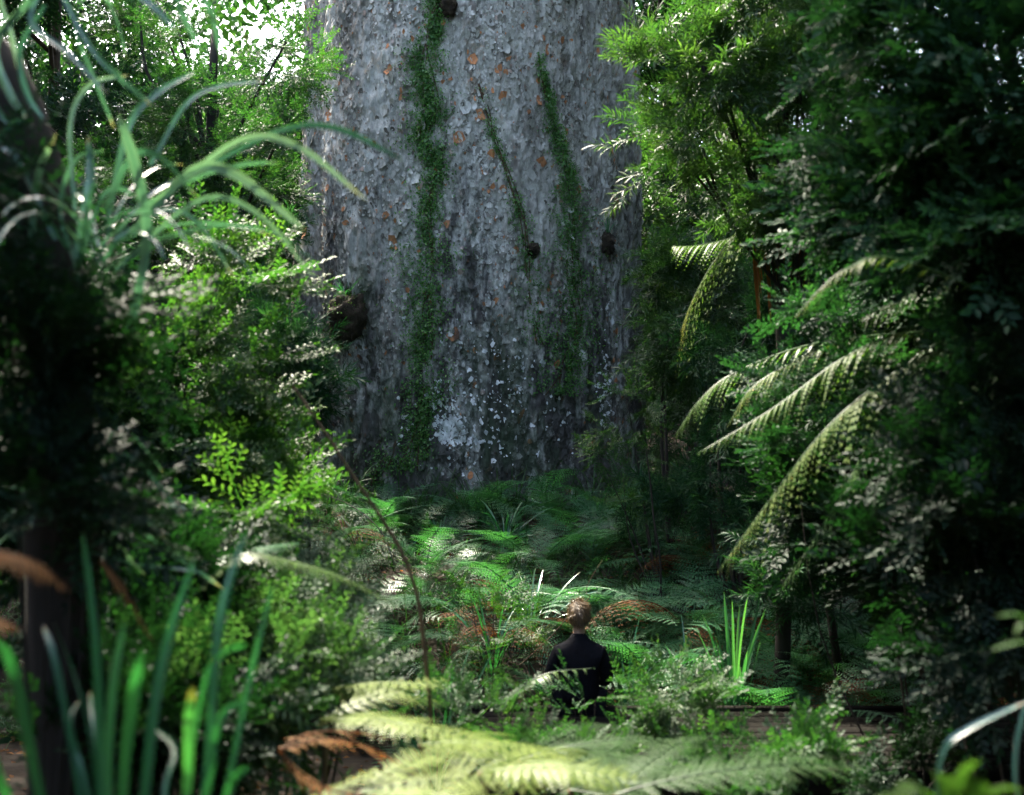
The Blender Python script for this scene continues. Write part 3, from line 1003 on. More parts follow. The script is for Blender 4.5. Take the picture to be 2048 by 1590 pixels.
bush('glossy_shrub', 'shiny narrow-leaved shrub overlapping the foot of the lit trunk edge', 'shrub', 'narrow', 'glossy',
     [pb(560, 700, 10.5, 70, 60, .45, 60), pb(560, 775, 10.5, 70, 60, .5, 50), pb(620, 755, 10.5, 45, 40, .35, 34), pb(585, 495, 11, 60, 22, .3, 8), pb(490, 620, 10.8, 50, 60, .5, 30)], .75, P(590, 1120, 10.5), .02)
bush('layered_shrub', 'big sunlit shrub with yellow-green leaves in flat layers', 'shrub', 'layer', 'lime',
     [pb(370, 520, 7.2, 150, 70, .8, 110), pb(460, 570, 7.2, 80, 60, .5, 60), pb(400, 690, 7, 140, 100, .8, 130), pb(440, 840, 6.8, 130, 110, .8, 170), pb(520, 920, 6.5, 90, 80, .6, 90), pb(470, 1030, 6.4, 120, 60, .7, 90), pb(330, 760, 7.2, 140, 150, .8, 120), pb(450, 960, 7.4, 150, 130, .6, 110)],
     1.0, P(420, 1380, 6.8), .03, tint0=.05, keep=lambda q: sun_open(q, SUN_NEAR, -.08))
bush('pale_sprig', 'white-flecked leafy sprig at the outer tip of the sunlit layered shrub', 'shrub', 'broad', 'glossy',
     [pb(600, 920, 5.6, 50, 70, .3, 16), pb(560, 1010, 5.6, 80, 60, .3, 18), pb(510, 560, 5.8, 50, 40, .3, 10)], .75, P(440, 1250, 5.8), .012, tint0=.3, keep=lambda q: sun_open(q, SUN_NEAR, .15))
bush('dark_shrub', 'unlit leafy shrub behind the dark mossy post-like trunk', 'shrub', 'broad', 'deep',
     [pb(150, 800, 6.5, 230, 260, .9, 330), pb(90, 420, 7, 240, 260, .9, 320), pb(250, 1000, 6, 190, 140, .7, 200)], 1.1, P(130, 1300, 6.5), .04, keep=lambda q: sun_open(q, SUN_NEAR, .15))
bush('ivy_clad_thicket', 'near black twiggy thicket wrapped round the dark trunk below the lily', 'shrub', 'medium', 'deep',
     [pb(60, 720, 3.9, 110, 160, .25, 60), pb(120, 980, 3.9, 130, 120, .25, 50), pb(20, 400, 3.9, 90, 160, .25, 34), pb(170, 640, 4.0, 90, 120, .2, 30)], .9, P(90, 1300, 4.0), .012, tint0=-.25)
bush('speckled_shrub', 'low shrub of small pale-speckled leaves under the arching silver frond', 'shrub', 'layer', 'speck',
     [pb(620, 1250, 5.8, 110, 70, .6, 60), pb(500, 1290, 5.4, 110, 90, .6, 70), pb(660, 1360, 5.6, 80, 50, .5, 44), pb(420, 1400, 4.8, 110, 90, .5, 60), pb(580, 1420, 5, 90, 50, .4, 44), pb(600, 1150, 6.5, 90, 40, .5, 34)],
     .78, P(560, 1560, 5.4), .012, tint0=.1)
bush('shaded_undershrub', 'dim small-leaved shrub behind the upright flax blades', 'shrub', 'small', 'deep',
     [pb(300, 1240, 5.4, 160, 130, .5, 190), pb(330, 1440, 4.6, 150, 110, .5, 150)], 1.25, P(300, 1600, 5), .02)

# ------------------------------------------------------------------ right of the clearing
bush('narrow_leaved_tree', 'bright willowy tree of narrow leaves leaning over from beside the giant trunk', 'tree', 'narrow', 'olive',
     [pb(1510, 30, 9.7, 130, 80, .6, 110), pb(1430, 160, 9.6, 120, 80, .6, 95), pb(1320, 120, 9.6, 80, 36, .3, 20), pb(1580, 190, 9.6, 110, 110, .6, 105), pb(1430, 280, 9.6, 120, 60, .5, 55), pb(1530, 340, 9.5, 110, 90, .5, 75), pb(1320, 260, 9.6, 50, 40, .3, 12), pb(1610, 60, 9.6, 80, 80, .5, 50), pb(1290, 340, 9.8, 30, 40, .2, 6), pb(1690, 90, 9.4, 80, 90, .5, 60), pb(1670, 300, 9.4, 90, 90, .5, 55), pb(1600, 420, 9.3, 90, 70, .4, 40)],
     .74, P(1690, 1000, 10.4), tint0=.08, stem_mat='darkbark', trunk=(P(1560, 60, 9.8), .04, .015))
bush('drooping_bush', 'olive bush of drooping narrow leaves against the shaded trunk edge', 'shrub', 'narrow', 'olive',
     [pb(1330, 560, 13.6, 60, 60, .5, 50), pb(1315, 660, 13.4, 75, 60, .6, 70), pb(1370, 690, 13.2, 80, 70, .6, 70), pb(1350, 470, 14, 60, 50, .5, 30), pb(1345, 840, 14.4, 80, 80, .6, 60), pb(1390, 930, 14.2, 80, 50, .5, 30), pb(1410, 560, 13.6, 80, 80, .6, 60)], .8, P(1340, 1000, 13.5), .03, dbias=(0, -.1, -.55), tint0=-.1)
bush('broadleaf_tree', 'dark glossy tree with blurred big leaves and bright sky holes', 'tree', 'broad', 'glossy',
     [pb(1800, 60, 6.2, 190, 110, .8, 130), pb(1980, 180, 5.6, 140, 190, .7, 150), pb(1720, 400, 6.6, 80, 80, .5, 40), pb(1800, 400, 6.2, 140, 110, .7, 130), pb(1960, 460, 5.8, 150, 130, .7, 160), pb(1720, 290, 6.4, 110, 50, .4, 50), pb(1880, 290, 6.2, 60, 90, .4, 40), pb(1900, -300, 5.8, 300, 150, .9, 170), pb(1700, -560, 5.4, 300, 120, 1.0, 120)],  # last two blobs added above the frame to cast shade
     .85, P(2150, 1350, 6.3), tint0=-.1, stem_mat='darkbark', trunk=(P(2080, 380, 6.2), .035, .02), keep=lambda q: ~sky_gap(q, .75))
bush('glinting_shrub', 'glossy shrub with glinting leaves above the long arching tree fern frond', 'shrub', 'broad', 'glossy',
     [pb(1660, 620, 7.6, 110, 60, .6, 50), pb(1770, 640, 7.6, 120, 70, .6, 60), pb(1640, 770, 7.4, 110, 80, .6, 70), pb(1590, 890, 7.6, 90, 70, .6, 40), pb(1760, 780, 7.4, 130, 100, .6, 70)], .62, P(1850, 1300, 7.6), .010, tint0=0)
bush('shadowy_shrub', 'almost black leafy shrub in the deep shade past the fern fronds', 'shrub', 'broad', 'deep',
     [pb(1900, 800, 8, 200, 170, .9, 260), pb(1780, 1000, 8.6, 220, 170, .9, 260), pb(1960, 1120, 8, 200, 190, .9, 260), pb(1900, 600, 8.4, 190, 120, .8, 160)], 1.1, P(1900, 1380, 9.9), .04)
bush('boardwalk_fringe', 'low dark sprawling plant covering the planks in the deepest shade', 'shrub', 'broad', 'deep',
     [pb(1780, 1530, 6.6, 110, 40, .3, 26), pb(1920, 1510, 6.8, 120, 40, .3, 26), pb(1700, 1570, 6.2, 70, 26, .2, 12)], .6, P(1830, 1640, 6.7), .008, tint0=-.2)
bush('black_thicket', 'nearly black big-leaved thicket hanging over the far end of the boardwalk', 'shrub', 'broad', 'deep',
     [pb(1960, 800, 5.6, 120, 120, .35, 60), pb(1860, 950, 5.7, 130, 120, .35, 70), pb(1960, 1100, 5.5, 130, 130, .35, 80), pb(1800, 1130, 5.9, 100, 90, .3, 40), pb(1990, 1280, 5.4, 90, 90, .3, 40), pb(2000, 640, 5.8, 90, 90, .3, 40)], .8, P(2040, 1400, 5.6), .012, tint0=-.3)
bush('midshade_shrub', 'mid-green shrub between the drooping olive bush and the ferns', 'shrub', 'narrow', 'glossy',
     [pb(1490, 660, 11.9, 110, 100, .6, 90), pb(1470, 820, 11.9, 110, 90, .6, 90), pb(1570, 560, 12.0, 100, 80, .6, 70), pb(1450, 930, 12.2, 110, 50, .5, 50), pb(1400, 1010, 12.0, 90, 36, .3, 34), pb(1320, 1000, 13.0, 80, 40, .3, 30), pb(1500, 1040, 11.6, 90, 36, .3, 30), pb(1640, 1010, 11.2, 110, 90, .6, 70), pb(1560, 1090, 9.95, 80, 50, .2, 30), pb(1600, 1200, 9.9, 80, 60, .2, 34)], .8, P(1480, 1130, 11.8), .03, tint0=-.1)
bush('leafy_sapling', 'slender sapling with bright airy leaf layers before the trunk foot', 'sapling', 'layer', 'lime',
     [pb(1265, 790, 12.4, 70, 20, .3, 9), pb(1270, 850, 12.4, 90, 22, .3, 14), pb(1240, 900, 12.4, 110, 22, .3, 14), pb(1290, 950, 12.4, 100, 22, .3, 14), pb(1330, 1000, 12.3, 100, 20, .3, 12)], .72, P(1322, 1160, 12.2), .014, tint0=.05)
bush('airy_seedling', 'thin-stemmed seedling with light leaf layers standing beside the person', 'sapling', 'layer', 'lime',
     [pb(990, 1235, 9.9, 110, 18, .3, 14), pb(995, 1290, 9.8, 120, 18, .3, 14), pb(960, 1190, 9.9, 60, 14, .2, 6)], .62, P(975, 1440, 9.8), .008, tint0=.05)
bush('round_shrub', 'compact round shrub of small leaves at the person\'s elbow by the boardwalk', 'shrub', 'layer', 'fine',
     [pb(1345, 1395, 6.9, 85, 40, .26, 44), pb(1300, 1460, 6.8, 40, 26, .2, 14), pb(1410, 1445, 6.8, 60, 30, .2, 22), pb(1345, 1490, 6.7, 90, 40, .25, 36)], .66, P(1350, 1560, 6.9), .014, tint0=.15)
bush('boardwalk_shrub', 'low large-leaved shrub in front of the dark boardwalk planks', 'shrub', 'broad', 'fine',
     [pb(1530, 1490, 5.9, 110, 50, .3, 30), pb(1470, 1570, 5.6, 140, 50, .3, 40), pb(1610, 1550, 5.8, 80, 50, .25, 22)], .55, P(1540, 1700, 5.8), .014, tint0=-.05)
bush('low_bush', 'low mixed-green bush hiding the planks in front of the person', 'shrub', 'layer', 'fine',
     [pb(1070, 1510, 6.2, 110, 34, .3, 40), pb(1200, 1545, 6.0, 110, 40, .3, 40), pb(960, 1430, 6.6, 90, 30, .3, 30), pb(880, 1410, 6.9, 60, 34, .3, 22)], .5, P(1080, 1600, 6.3), .008, tint0=.0)
bush('leafy_sprig', 'upright sprig with a few large leaves in front of the person\'s back', 'sapling', 'broad', 'glossy',
     [pb(1180, 1395, 7.4, 34, 22, .12, 3), pb(1150, 1425, 7.4, 34, 16, .12, 2)], .6, P(1170, 1500, 7.4), .005, tint0=.25)


# ------------------------------------------------------------------ the dark trunk and the lilies
def log_trunk(name, label, pts, Y, r0, r1, mat, k=16):
    c = spline([P(a, b, Y) for a, b in pts], 40)
    c = np.concatenate([[[c[0][0], c[0][1], float(ground_z(c[0][0], c[0][1])) - .1]], c])
    root = empty(name, c[0], label, 'tree')
    link('trunk', tube(c - c[0], np.linspace(r0, r1, len(c)), k, .4, .05), M[mat], root, True)
    return root, c


lr, lc = log_trunk('shaded_tree', 'thick unlit dark trunk carrying the tufts of silvery strap leaves', [(130, 1150), (110, 800), (90, 480), (10, 200), (-120, -100), (-260, -1200)], 4.2, .13, .11, 'darkbark')
p_, d_, _ = blob((-2.1, 3.2, 6.0), (1.7, 2.2, .9), 90)  # crown added above the frame to shade the plants below it
p_ = p_[sun_open(p_, SUN_NEAR + SUNNY[-8:], .3)]
d_ = d_[:len(p_)]
link('crown', scatter('coarse', p_ - lc[0], d_, 1.0), M['deep'], lr)


def lily(name, label, cat, base, Y, lines, mat, extra=0, L=1.0, w=.028, group=None, ez=(70, 20)):
    """A strap-leaved plant: lines = ([(px, py), ...], width in photo pixels, depth shift of the tip)."""
    b = P(*base, Y)
    root = empty(name, b, label, cat, group)
    for pts, wp, dy in lines:
        k = np.linspace(0, 1, len(pts))
        c = spline([P(q[0], q[1], Y + dy * t) for q, t in zip(pts, k)], 18)
        view = nrm(c.mean(0) - np.array([0, 0, EYE]))
        tg = nrm(c[-1] - c[0])
        sd = nrm(np.cross(view, tg)) * .85 + view * rng.uniform(-.5, .5)
        t0 = float(np.clip(rng.normal(.5, .22), 0, 1))
        link('strap_leaf', strap(c - b, .84 * wp * Y / F, .22, rng.normal(0, .4), t0 * .7, t0, .6, sd), M[mat], root, True)
    for _ in range(extra):
        az = rng.uniform(0, 2 * np.pi)
        e0 = rng.uniform(*ez[::-1])
        t0 = float(np.clip(rng.normal(.3, .2), 0, 1))
        link('strap_leaf', strap(blade_curve(rng.normal(0, .04, 3), az, e0, e0 - rng.uniform(40, 120), L * rng.uniform(.6, 1.1)), w * rng.uniform(.7, 1.1), .25, rng.normal(0, .5), t0, t0), M[mat], root, True)
    return root


lily('perching_lily', 'large tuft of arching silvery strap leaves perched half way up the dark trunk', 'lily', (180, 520), 4.0,
     [([(262, 660), (294, 470), (270, 330), (235, 226)], 26, -.2), ([(70, 620), (62, 500), (76, 350), (114, 264)], 19, .0), ([(215, 440), (255, 258), (310, 190), (392, 143)], 17, .2), ([(300, 330), (372, 208), (440, 172), (532, 162)], 13, .4),
      ([(210, 420), (262, 316), (320, 312), (398, 398)], 18, -.2), ([(260, 470), (380, 345), (470, 348), (612, 462)], 24, -.2), ([(300, 420), (470, 285), (590, 290), (735, 402)], 15, -.3), ([(420, 330), (560, 262), (670, 256), (812, 322)], 14, -.4),
      ([(250, 520), (400, 455), (540, 462), (640, 530)], 9, .0), ([(230, 540), (400, 400), (520, 430), (632, 560)], 13, -.2), ([(150, 520), (178, 380), (182, 330), (176, 272)], 24, .1), ([(160, 560), (120, 420), (150, 320), (210, 300)], 12, .1),
      ([(150, 560), (200, 400), (250, 380), (300, 430)], 12, .1), ([(110, 480), (40, 330), (0, 300), (-60, 340)], 16, .0), ([(150, 420), (140, 250), (180, 170), (260, 150)], 12, .2), ([(230, 480), (330, 420), (400, 450), (470, 560)], 10, .1)],
     'silver', 18, .75, .018, 'strap-leaved lilies on the dark trunk')
lily('perching_lily', 'upper tuft of drooping bluish strap leaves at the top of the dark trunk', 'lily', (90, -60), 3.8,
     [([(100, -50), (60, 40), (140, 110), (215, 190)], 16, -.1), ([(100, -60), (180, 90), (240, 155), (306, 212)], 15, .0), ([(160, -80), (260, -20), (310, 18), (356, 66)], 16, .0), ([(200, -80), (330, -30), (370, 40), (402, 104)], 14, .1),
      ([(60, -80), (0, -20), (22, 70), (42, 160)], 12, .0), ([(60, 0), (-10, 90), (20, 190), (55, 240)], 20, .0), ([(40, 20), (-30, 120), (-10, 210), (20, 250)], 16, .0), ([(90, 10), (40, 100), (55, 190), (88, 240)], 14, .0), ([(-40, 330), (10, 262), (30, 246), (56, 236)], 15, .0),
      ([(200, -100), (360, -60), (420, 20), (440, 110)], 16, .2), ([(210, -60), (150, 40), (190, 160), (230, 260)], 10, .2)],
     'silver', 12, .8, .02, 'strap-leaved lilies on the dark trunk')
lily('ground_lily', 'tuft of pale grey-green strap leaves arching low between the dark trunk and the flax', 'lily', (170, 1060), 4.1,
     [([(150, 1080), (190, 960), (230, 965), (340, 1090)], 15, .0), ([(170, 1060), (230, 925), (280, 930), (376, 1044)], 13, .2), ([(160, 1060), (230, 860), (290, 900), (330, 950)], 9, .2), ([(150, 1100), (200, 1035), (270, 1080), (385, 1118)], 12, -.1), ([(150, 1110), (170, 1050), (230, 1085), (290, 1150)], 12, .0),
      ([(150, 1080), (60, 900), (40, 900), (70, 960)], 12, .0), ([(140, 1090), (150, 1060), (190, 1050), (240, 1060)], 10, .1), ([(170, 1100), (260, 1060), (350, 1110), (450, 1180)], 10, .1), ([(170, 1100), (280, 1130), (380, 1140), (430, 1160)], 8, .1)],
     'silver', 10, .5, .018)
lily('flax_plant', 'upright flax plant with broad green blades close to the camera', 'flax', (270, 1900), 2.7,
     [([(250, 1800), (205, 1590), (190, 1300), (165, 1062)], 27, .2), ([(240, 1800), (216, 1590), (225, 1380), (250, 1238)], 22, .1), ([(270, 1850), (290, 1590), (325, 1330), (392, 1108)], 27, .2), ([(250, 1850), (246, 1590), (265, 1400), (286, 1296)], 28, -.1),
      ([(350, 1850), (410, 1590), (440, 1250), (492, 1062)], 25, .3), ([(340, 1850), (374, 1590), (378, 1450), (386, 1372)], 24, -.1), ([(360, 1850), (420, 1560), (440, 1440), (492, 1396)], 18, .0), ([(340, 1800), (400, 1400), (440, 1310), (500, 1288)], 16, .2),
      ([(160, 1850), (80, 1590), (30, 1350), (-10, 1270)], 26, -.1), ([(190, 1850), (160, 1590), (112, 1330), (86, 1250)], 17, .2), ([(220, 1850), (180, 1480), (140, 1330), (104, 1238)], 12, .3), ([(380, 1850), (450, 1590), (500, 1350), (548, 1160)], 17, .4), ([(380, 1850), (455, 1590), (475, 1550), (500, 1535)], 20, -.1),
      ([(120, 1850), (10, 1590), (-40, 1450), (-80, 1400)], 26, -.2), ([(230, 1850), (170, 1560), (140, 1450), (160, 1400)], 14, .2), ([(300, 1850), (215, 1590), (190, 1450), (180, 1380)], 18, .3), ([(330, 1850), (330, 1590), (350, 1500), (300, 1450)], 14, .3)],
     'blade', 0)
# bottom right corner and the blades there
lily('arching_grass', 'single long pale blade arching in from the shade over the boardwalk', 'grass', (1880, 1640), 3.2, [([(1870, 1640), (1884, 1510), (1930, 1462), (2060, 1400)], 16, .0), ([(2060, 1660), (2030, 1560), (2040, 1450), (2080, 1330)], 10, .1)], 'silver', 0)


def sheaf(label, px, Y, h, n, w=.018, mat='blade', lean=(85, 62), name='rush_tuft', dz=0, group='rush tufts in the clearing', bend=(8, 60)):
    x = (px - CX0) * Y / F
    root = tag(link(name, tuft_geo(n, h, w, lean, bend, .06), M[mat], None, True), label, 'rush', group)
    root.location = (x, Y, float(ground_z(x, Y)) + dz)
    return root


sheaf('tall upright rush blades standing on the near side of the leaning dead stem', 872, 8.6, 1.05, 14, .03)
sheaf('tuft of drooping green strap leaves against the trunk foot below the sapling', 1195, 14.3, .75, 46, .030, lean=(80, 25), bend=(40, 110))
sheaf('small grass tuft in the middle of the trunk foot', 935, 14.9, .62, 22, .022, lean=(85, 35), bend=(20, 90))
sheaf('dense grass tussock under the middle of the trunk', 1010, 13.6, .7, 60, .020, lean=(75, 20), bend=(40, 110))
sheaf('grass tussock beneath the big mossy root clump', 880, 13.9, .6, 46, .018, lean=(75, 20), bend=(40, 110))
sheaf('dark dry-looking tussock where the leaning stem crosses the trunk foot', 720, 13.2, .9, 70, .016, 'deep', lean=(70, 10), bend=(60, 140))
sheaf('thin upright blades above the seedling beside the person', 985, 10.8, .95, 14, .022)
sheaf('slim pale blades beyond the person\'s head', 1060, 11.2, .9, 16, .02, 'silver', lean=(85, 45), bend=(20, 100))
sheaf('long blades rising past the person\'s shoulder', 1250, 10.4, .8, 18, .02, lean=(80, 40), bend=(20, 90))
sheaf('tall clump of stiff rush blades near the boardwalk edge', 1470, 9.9, 1.2, 22, .03, 'fern', lean=(89, 70), bend=(4, 20))
sheaf('single bright rush tuft between the ferns and the person', 1375, 10.3, 1.1, 6, .024, lean=(88, 70), bend=(10, 50))
sheaf('bright blade tuft curling over in the fern bank', 1600, 10.6, .9, 7, .022, 'lime', lean=(80, 55), bend=(60, 130))
sheaf('rush tuft in the speckled shrub by the flax', 590, 4.9, .75, 14, .018, lean=(88, 65), bend=(8, 40))
sheaf('dark grass tuft in the shade in front of the boardwalk edge', 1730, 7.3, .55, 16, .018, lean=(75, 30), bend=(30, 100))

# ------------------------------------------------------------------ ferns
fern('fern pressed against the trunk foot between the two broad tussocks', 960, 14.5, .85, 7, flat=[0, 1])
fern('fern against the trunk foot under the ragged short creeper', 760, 14.3, .9, 7, flat=[0, 1])
fern('fern against the trunk foot under the dark hollow', 1090, 14.4, .9, 7, flat=[0, 1])
fern('fern behind the drooping strap leaves at the trunk foot', 1240, 14.2, .95, 7, flat=[0, 1])
fern('upright green fern with feathery fronds just below the drooping strap leaves', 1185, 13.4, .95, 8, flat=[0, 1])
fern('fern spread over the trunk foot next to the bright sapling', 1310, 13.6, .9, 8)
fern('dull fern with a rusty frond under the bright sapling', 1400, 12.8, .95, 6, dead=4)
fern('fern at the edge of the olive drooping bush', 1480, 12.6, .95, 8)
fern('small fern at the very foot of the trunk under the white lichen', 800, 14.4, .7, 7)
fern('orange-tinged fern where the trunk meets the glossy shrub', 690, 13.8, .8, 5, dead=4)
fern('fern beneath the middle tussock', 1080, 12.9, .9, 8)
fern('bluish fern left standing upright beside the leaning dead stem', 850, 12.6, .75, 6, flat=[0])
fern('wide flat fern past the leaning dead stem', 940, 11.8, 1.1, 8, flat=[2, 3])
fern('broad fern with an arched rusty frond over the person\'s head', 1060, 11.6, 1.0, 7, dead=3, flat=[0, 1])
fern('fern between the rusty frond and the person', 1170, 11.4, .95, 7)
fern('arching fern above the person\'s far shoulder', 1270, 11.7, 1.1, 8, flat=[1, 2])
fern('rust-fringed fern in the middle of the fern bank', 1380, 11.4, 1.05, 6, dead=6)
fern('big spreading fern below the hanging tree fern fronds', 1500, 11.2, 1.15, 9, flat=[2, 3])
fern('crisp ladder-like fern close by the person\'s elbow', 1300, 10.6, .95, 8, flat=[0, 1])
fern('low fern at the foot of the stiff rush clump', 1420, 10.5, .85, 7)
fern('fern reaching over the orange dead fronds', 1590, 10.8, 1.0, 8)
fern('tall fern arching highest in the dim fern bank', 1740, 10.8, 1.25, 9)
fern('dim fern trailing towards the black shade', 1830, 10.6, 1.1, 8)
fern('fern sticking out over the boardwalk from the fern bank', 1690, 10.35, .85, 6, dead=4)
fern('heap of orange dead fronds in the fern bank', 1640, 10.5, .85, 8, 'dead', dz=.12, flat=[1, 2, 3])
fern('orange dead frond heap beside the stiff rush clump', 1530, 10.45, .75, 6, 'dead', dz=.12, flat=[1, 2, 3])
fern('dark fern standing in front of the slim tree fern stem', 1565, 9.85, .95, 8, flat=[0, 1])
fern('dark fern crowding the boardwalk edge past the stiff rush clump', 1650, 9.75, .85, 8, flat=[0, 1])
fern('rusty fern low against the boardwalk in the shade', 1620, 9.95, .45, 5, 'dead')
fern('shadowed rusty fern farthest along the boardwalk edge', 1960, 10.2, .7, 5, 'dead')
fern('fern leaning out of the speckled shrub', 700, 10.6, 1.0, 8)
fern('fern in the dark hollow behind the leaning stem', 780, 11.2, .95, 8)
fern('flat fern spray under the glossy shrub', 620, 11.6, 1.1, 8, flat=[2, 3])
fern('fern half hidden by the sunlit layered shrub', 560, 10.4, 1.1, 8)
fern('fern at the near side of the seedling', 900, 9.95, .7, 7)
fern('rusty dead fern with drooping fronds between the leaning stem and the person', 1010, 11.0, .7, 5, 'dead', dz=.1)
fern('dim fern behind the person\'s back', 1110, 10.5, .7, 6, flat=[1, 2])
# the bright ferns close to the camera
def nearfern(label, crown, Y, L, n, az, fan, key='limefern', flat=(4, 5), rot=0):
    b = P(*crown, Y)
    root = empty('fern', b, label, 'fern', 'bright ferns near the camera')
    for k in range(n):
        a = az + (k / max(n - 1, 1) - .5) * fan + rng.uniform(-.1, .1)
        share(FR[key][flat[k % len(flat)]], 'frond', root, (0, 0, 0), (rng.uniform(-.12, .2), rng.uniform(-.25, .25), a), L * rng.uniform(.75, 1.2))
    st = spline([np.array([0, 0, float(ground_z(b[0], b[1])) - b[2] - .05]), np.array([.02, .01, -.1]), np.zeros(3)], 8)
    link('stalk', tube(st, .014, 6), M['twig'], root, True)
    return root


R90 = math.pi / 2
nearfern('pale sunlit fern lowest in front of the boardwalk, fronds lying flat', (600, 1395), 5.3, .72, 4, -R90, .9)
nearfern('brightest lime fern spreading flat below the person', (640, 1440), 4.9, .72, 5, -R90 - .1, 1.4)
nearfern('lime fern at the very bottom of the view', (720, 1585), 3.8, .60, 5, -R90 + .1, 1.5)
nearfern('lime fern whose fronds cross the planks in front of the person', (840, 1490), 4.9, .60, 5, -R90, 1.5)
nearfern('pale lime fern leaning towards the low large-leaved shrub', (960, 1545), 4.4, .55, 5, -R90 + .15, 1.2)
nearfern('duller green fern next to the low large-leaved shrub', (1230, 1590), 4.6, .9, 6, -R90 + .3, 2.4, 'olive')
nearfern('soft olive fern straight in front of the person', (1040, 1520), 5.9, .8, 5, -R90, 1.6, 'olive')
nearfern('olive fern between the lime ferns and the round compact shrub', (1140, 1580), 5.2, .8, 5, -R90 + .2, 1.8, 'olive')
nearfern('yellow-green fern at the bottom under the brown dead frond', (560, 1640), 3.9, .7, 5, -R90 - .3, 1.8)


def free_frond(root, pts, Y, plen_px, npin, droop, tint0, tipt, mat='treefern', name='frond', rach=.007, dY=0.0, npl=10, ragged=.08, shape=.36, width=.5, fwd=26, lean=.55):
    k = np.linspace(0, 1, len(pts))
    c = spline([P(a, b, Y + dY * t) for (a, b), t in zip(pts, k)], 34)
    g = frond(c - np.array(root.location), plen_px * Y / F, npin, npl, droop, fwd, width, rach, tint0, .06, tipt, ragged, shape, lean)
    return link(name, g, M[mat], root)


# single fronds in front of the clearing
r = empty('fern', P(1010, 1480, 7.0), 'small pale fern frond arching across the person\'s lower back', 'fern')
free_frond(r, [(1010, 1480), (1040, 1385), (1095, 1347), (1190, 1336)], 7.0, 46, 14, .7, .3, .1, 'olive', ragged=.15, width=.35)
free_frond(r, [(1010, 1480), (1020, 1400), (1030, 1370), (1010, 1350)], 7.0, 50, 12, .4, .2, .1, 'olive')
r = empty('fern', P(380, 1200, 5.0), 'long silvery frond arching from the layered shrub over the speckled shrub', 'fern')
free_frond(r, [(380, 1200), (480, 1112), (580, 1120), (690, 1155), (800, 1215)], 5.0, 70, 26, .35, .35, .0, 'olive', dY=.2)
free_frond(r, [(380, 1200), (420, 1130), (520, 1095), (600, 1085)], 5.2, 60, 20, .3, .1, .0, 'fern', dY=.5)
r = empty('dead_fern', P(560, 1500, 3.8), 'curled brown dead frond lying among the lime ferns', 'fern')
free_frond(r, [(560, 1500), (650, 1478), (750, 1500), (850, 1560)], 3.9, 44, 14, .4, .25, .2, 'dead', ragged=.4, width=.6, dY=.3)
free_frond(r, [(560, 1500), (610, 1470), (700, 1462), (790, 1480)], 4.1, 40, 12, .3, .1, .2, 'dead', ragged=.4, width=.6, dY=.5)
free_frond(r, [(560, 1500), (590, 1540), (650, 1575), (720, 1590)], 3.7, 34, 10, .3, .2, .2, 'dead', ragged=.4, width=.6)
r = empty('dead_fern', P(-60, 1180, 2.6), 'blurred orange dead frond above the flax blades', 'fern')
free_frond(r, [(-90, 1140), (-20, 1105), (60, 1120), (135, 1180)], 2.6, 60, 16, .5, .3, .2, 'dead', ragged=.3, width=.7)
free_frond(r, [(-90, 1260), (-40, 1240), (0, 1240), (45, 1260)], 2.6, 40, 10, .5, .3, .2, 'dead', ragged=.3, width=.7)
free_frond(r, [(200, 1120), (235, 1160), (270, 1220), (310, 1290)], 3.4, 26, 12, .3, .2, .1, 'dead', ragged=.3, width=.7)

# tree ferns
r = empty('tree_fern', np.array([*P(1560, 425, 10.2)[:2], float(ground_z(2.3, 10.2))]), 'slim tree fern with two hanging yellow-tipped fronds and a dead skirt', 'tree fern', 'tree ferns')
b = np.array(r.location)
top = P(1560, 425, 10.2)
link('trunk', tube(spline([np.zeros(3), (top - b) * .5 + [.06, 0, 0], top - b], 14), np.linspace(.07, .075, 14), 9, .3, .08), M['darkbark'], r, True)
for pts, pl, t0, tt, dr in (([(1560, 425), (1500, 440), (1430, 520), (1385, 600), (1362, 660)], 80, .25, .35, 1.3), ([(1560, 425), (1480, 470), (1400, 490), (1345, 492)], 40, .2, .1, .9),
                            ([(1560, 425), (1630, 415), (1585, 480), (1555, 560), (1540, 610)], 46, .2, .2, .8), ([(1560, 425), (1610, 470), (1610, 560), (1600, 640)], 60, -.1, .0, .6), ([(1560, 425), (1640, 400), (1720, 430), (1760, 500)], 60, -.1, .0, .8), ([(1560, 425), (1530, 400), (1480, 410), (1430, 440)], 50, 0, 0, .8)):
    free_frond(r, pts, 10.2, pl * 1.25, 40, dr, t0 - .1, tt, rach=.008, npl=11, width=.36, fwd=44, ragged=.28, lean=2.2)
gs = []
for k in range(60):
    az = rng.uniform(0, 2 * np.pi)
    q = top - b
    c = spline([q, q + [np.cos(az) * .22, np.sin(az) * .22, -.15], q + [np.cos(az) * .18, np.sin(az) * .18, -rng.uniform(.5, 1.1)]], 8)
    gs.append(strap(c, .02, .2, 1, .3, .6))
link('dead_skirt', merge(gs), M['dead'], r)

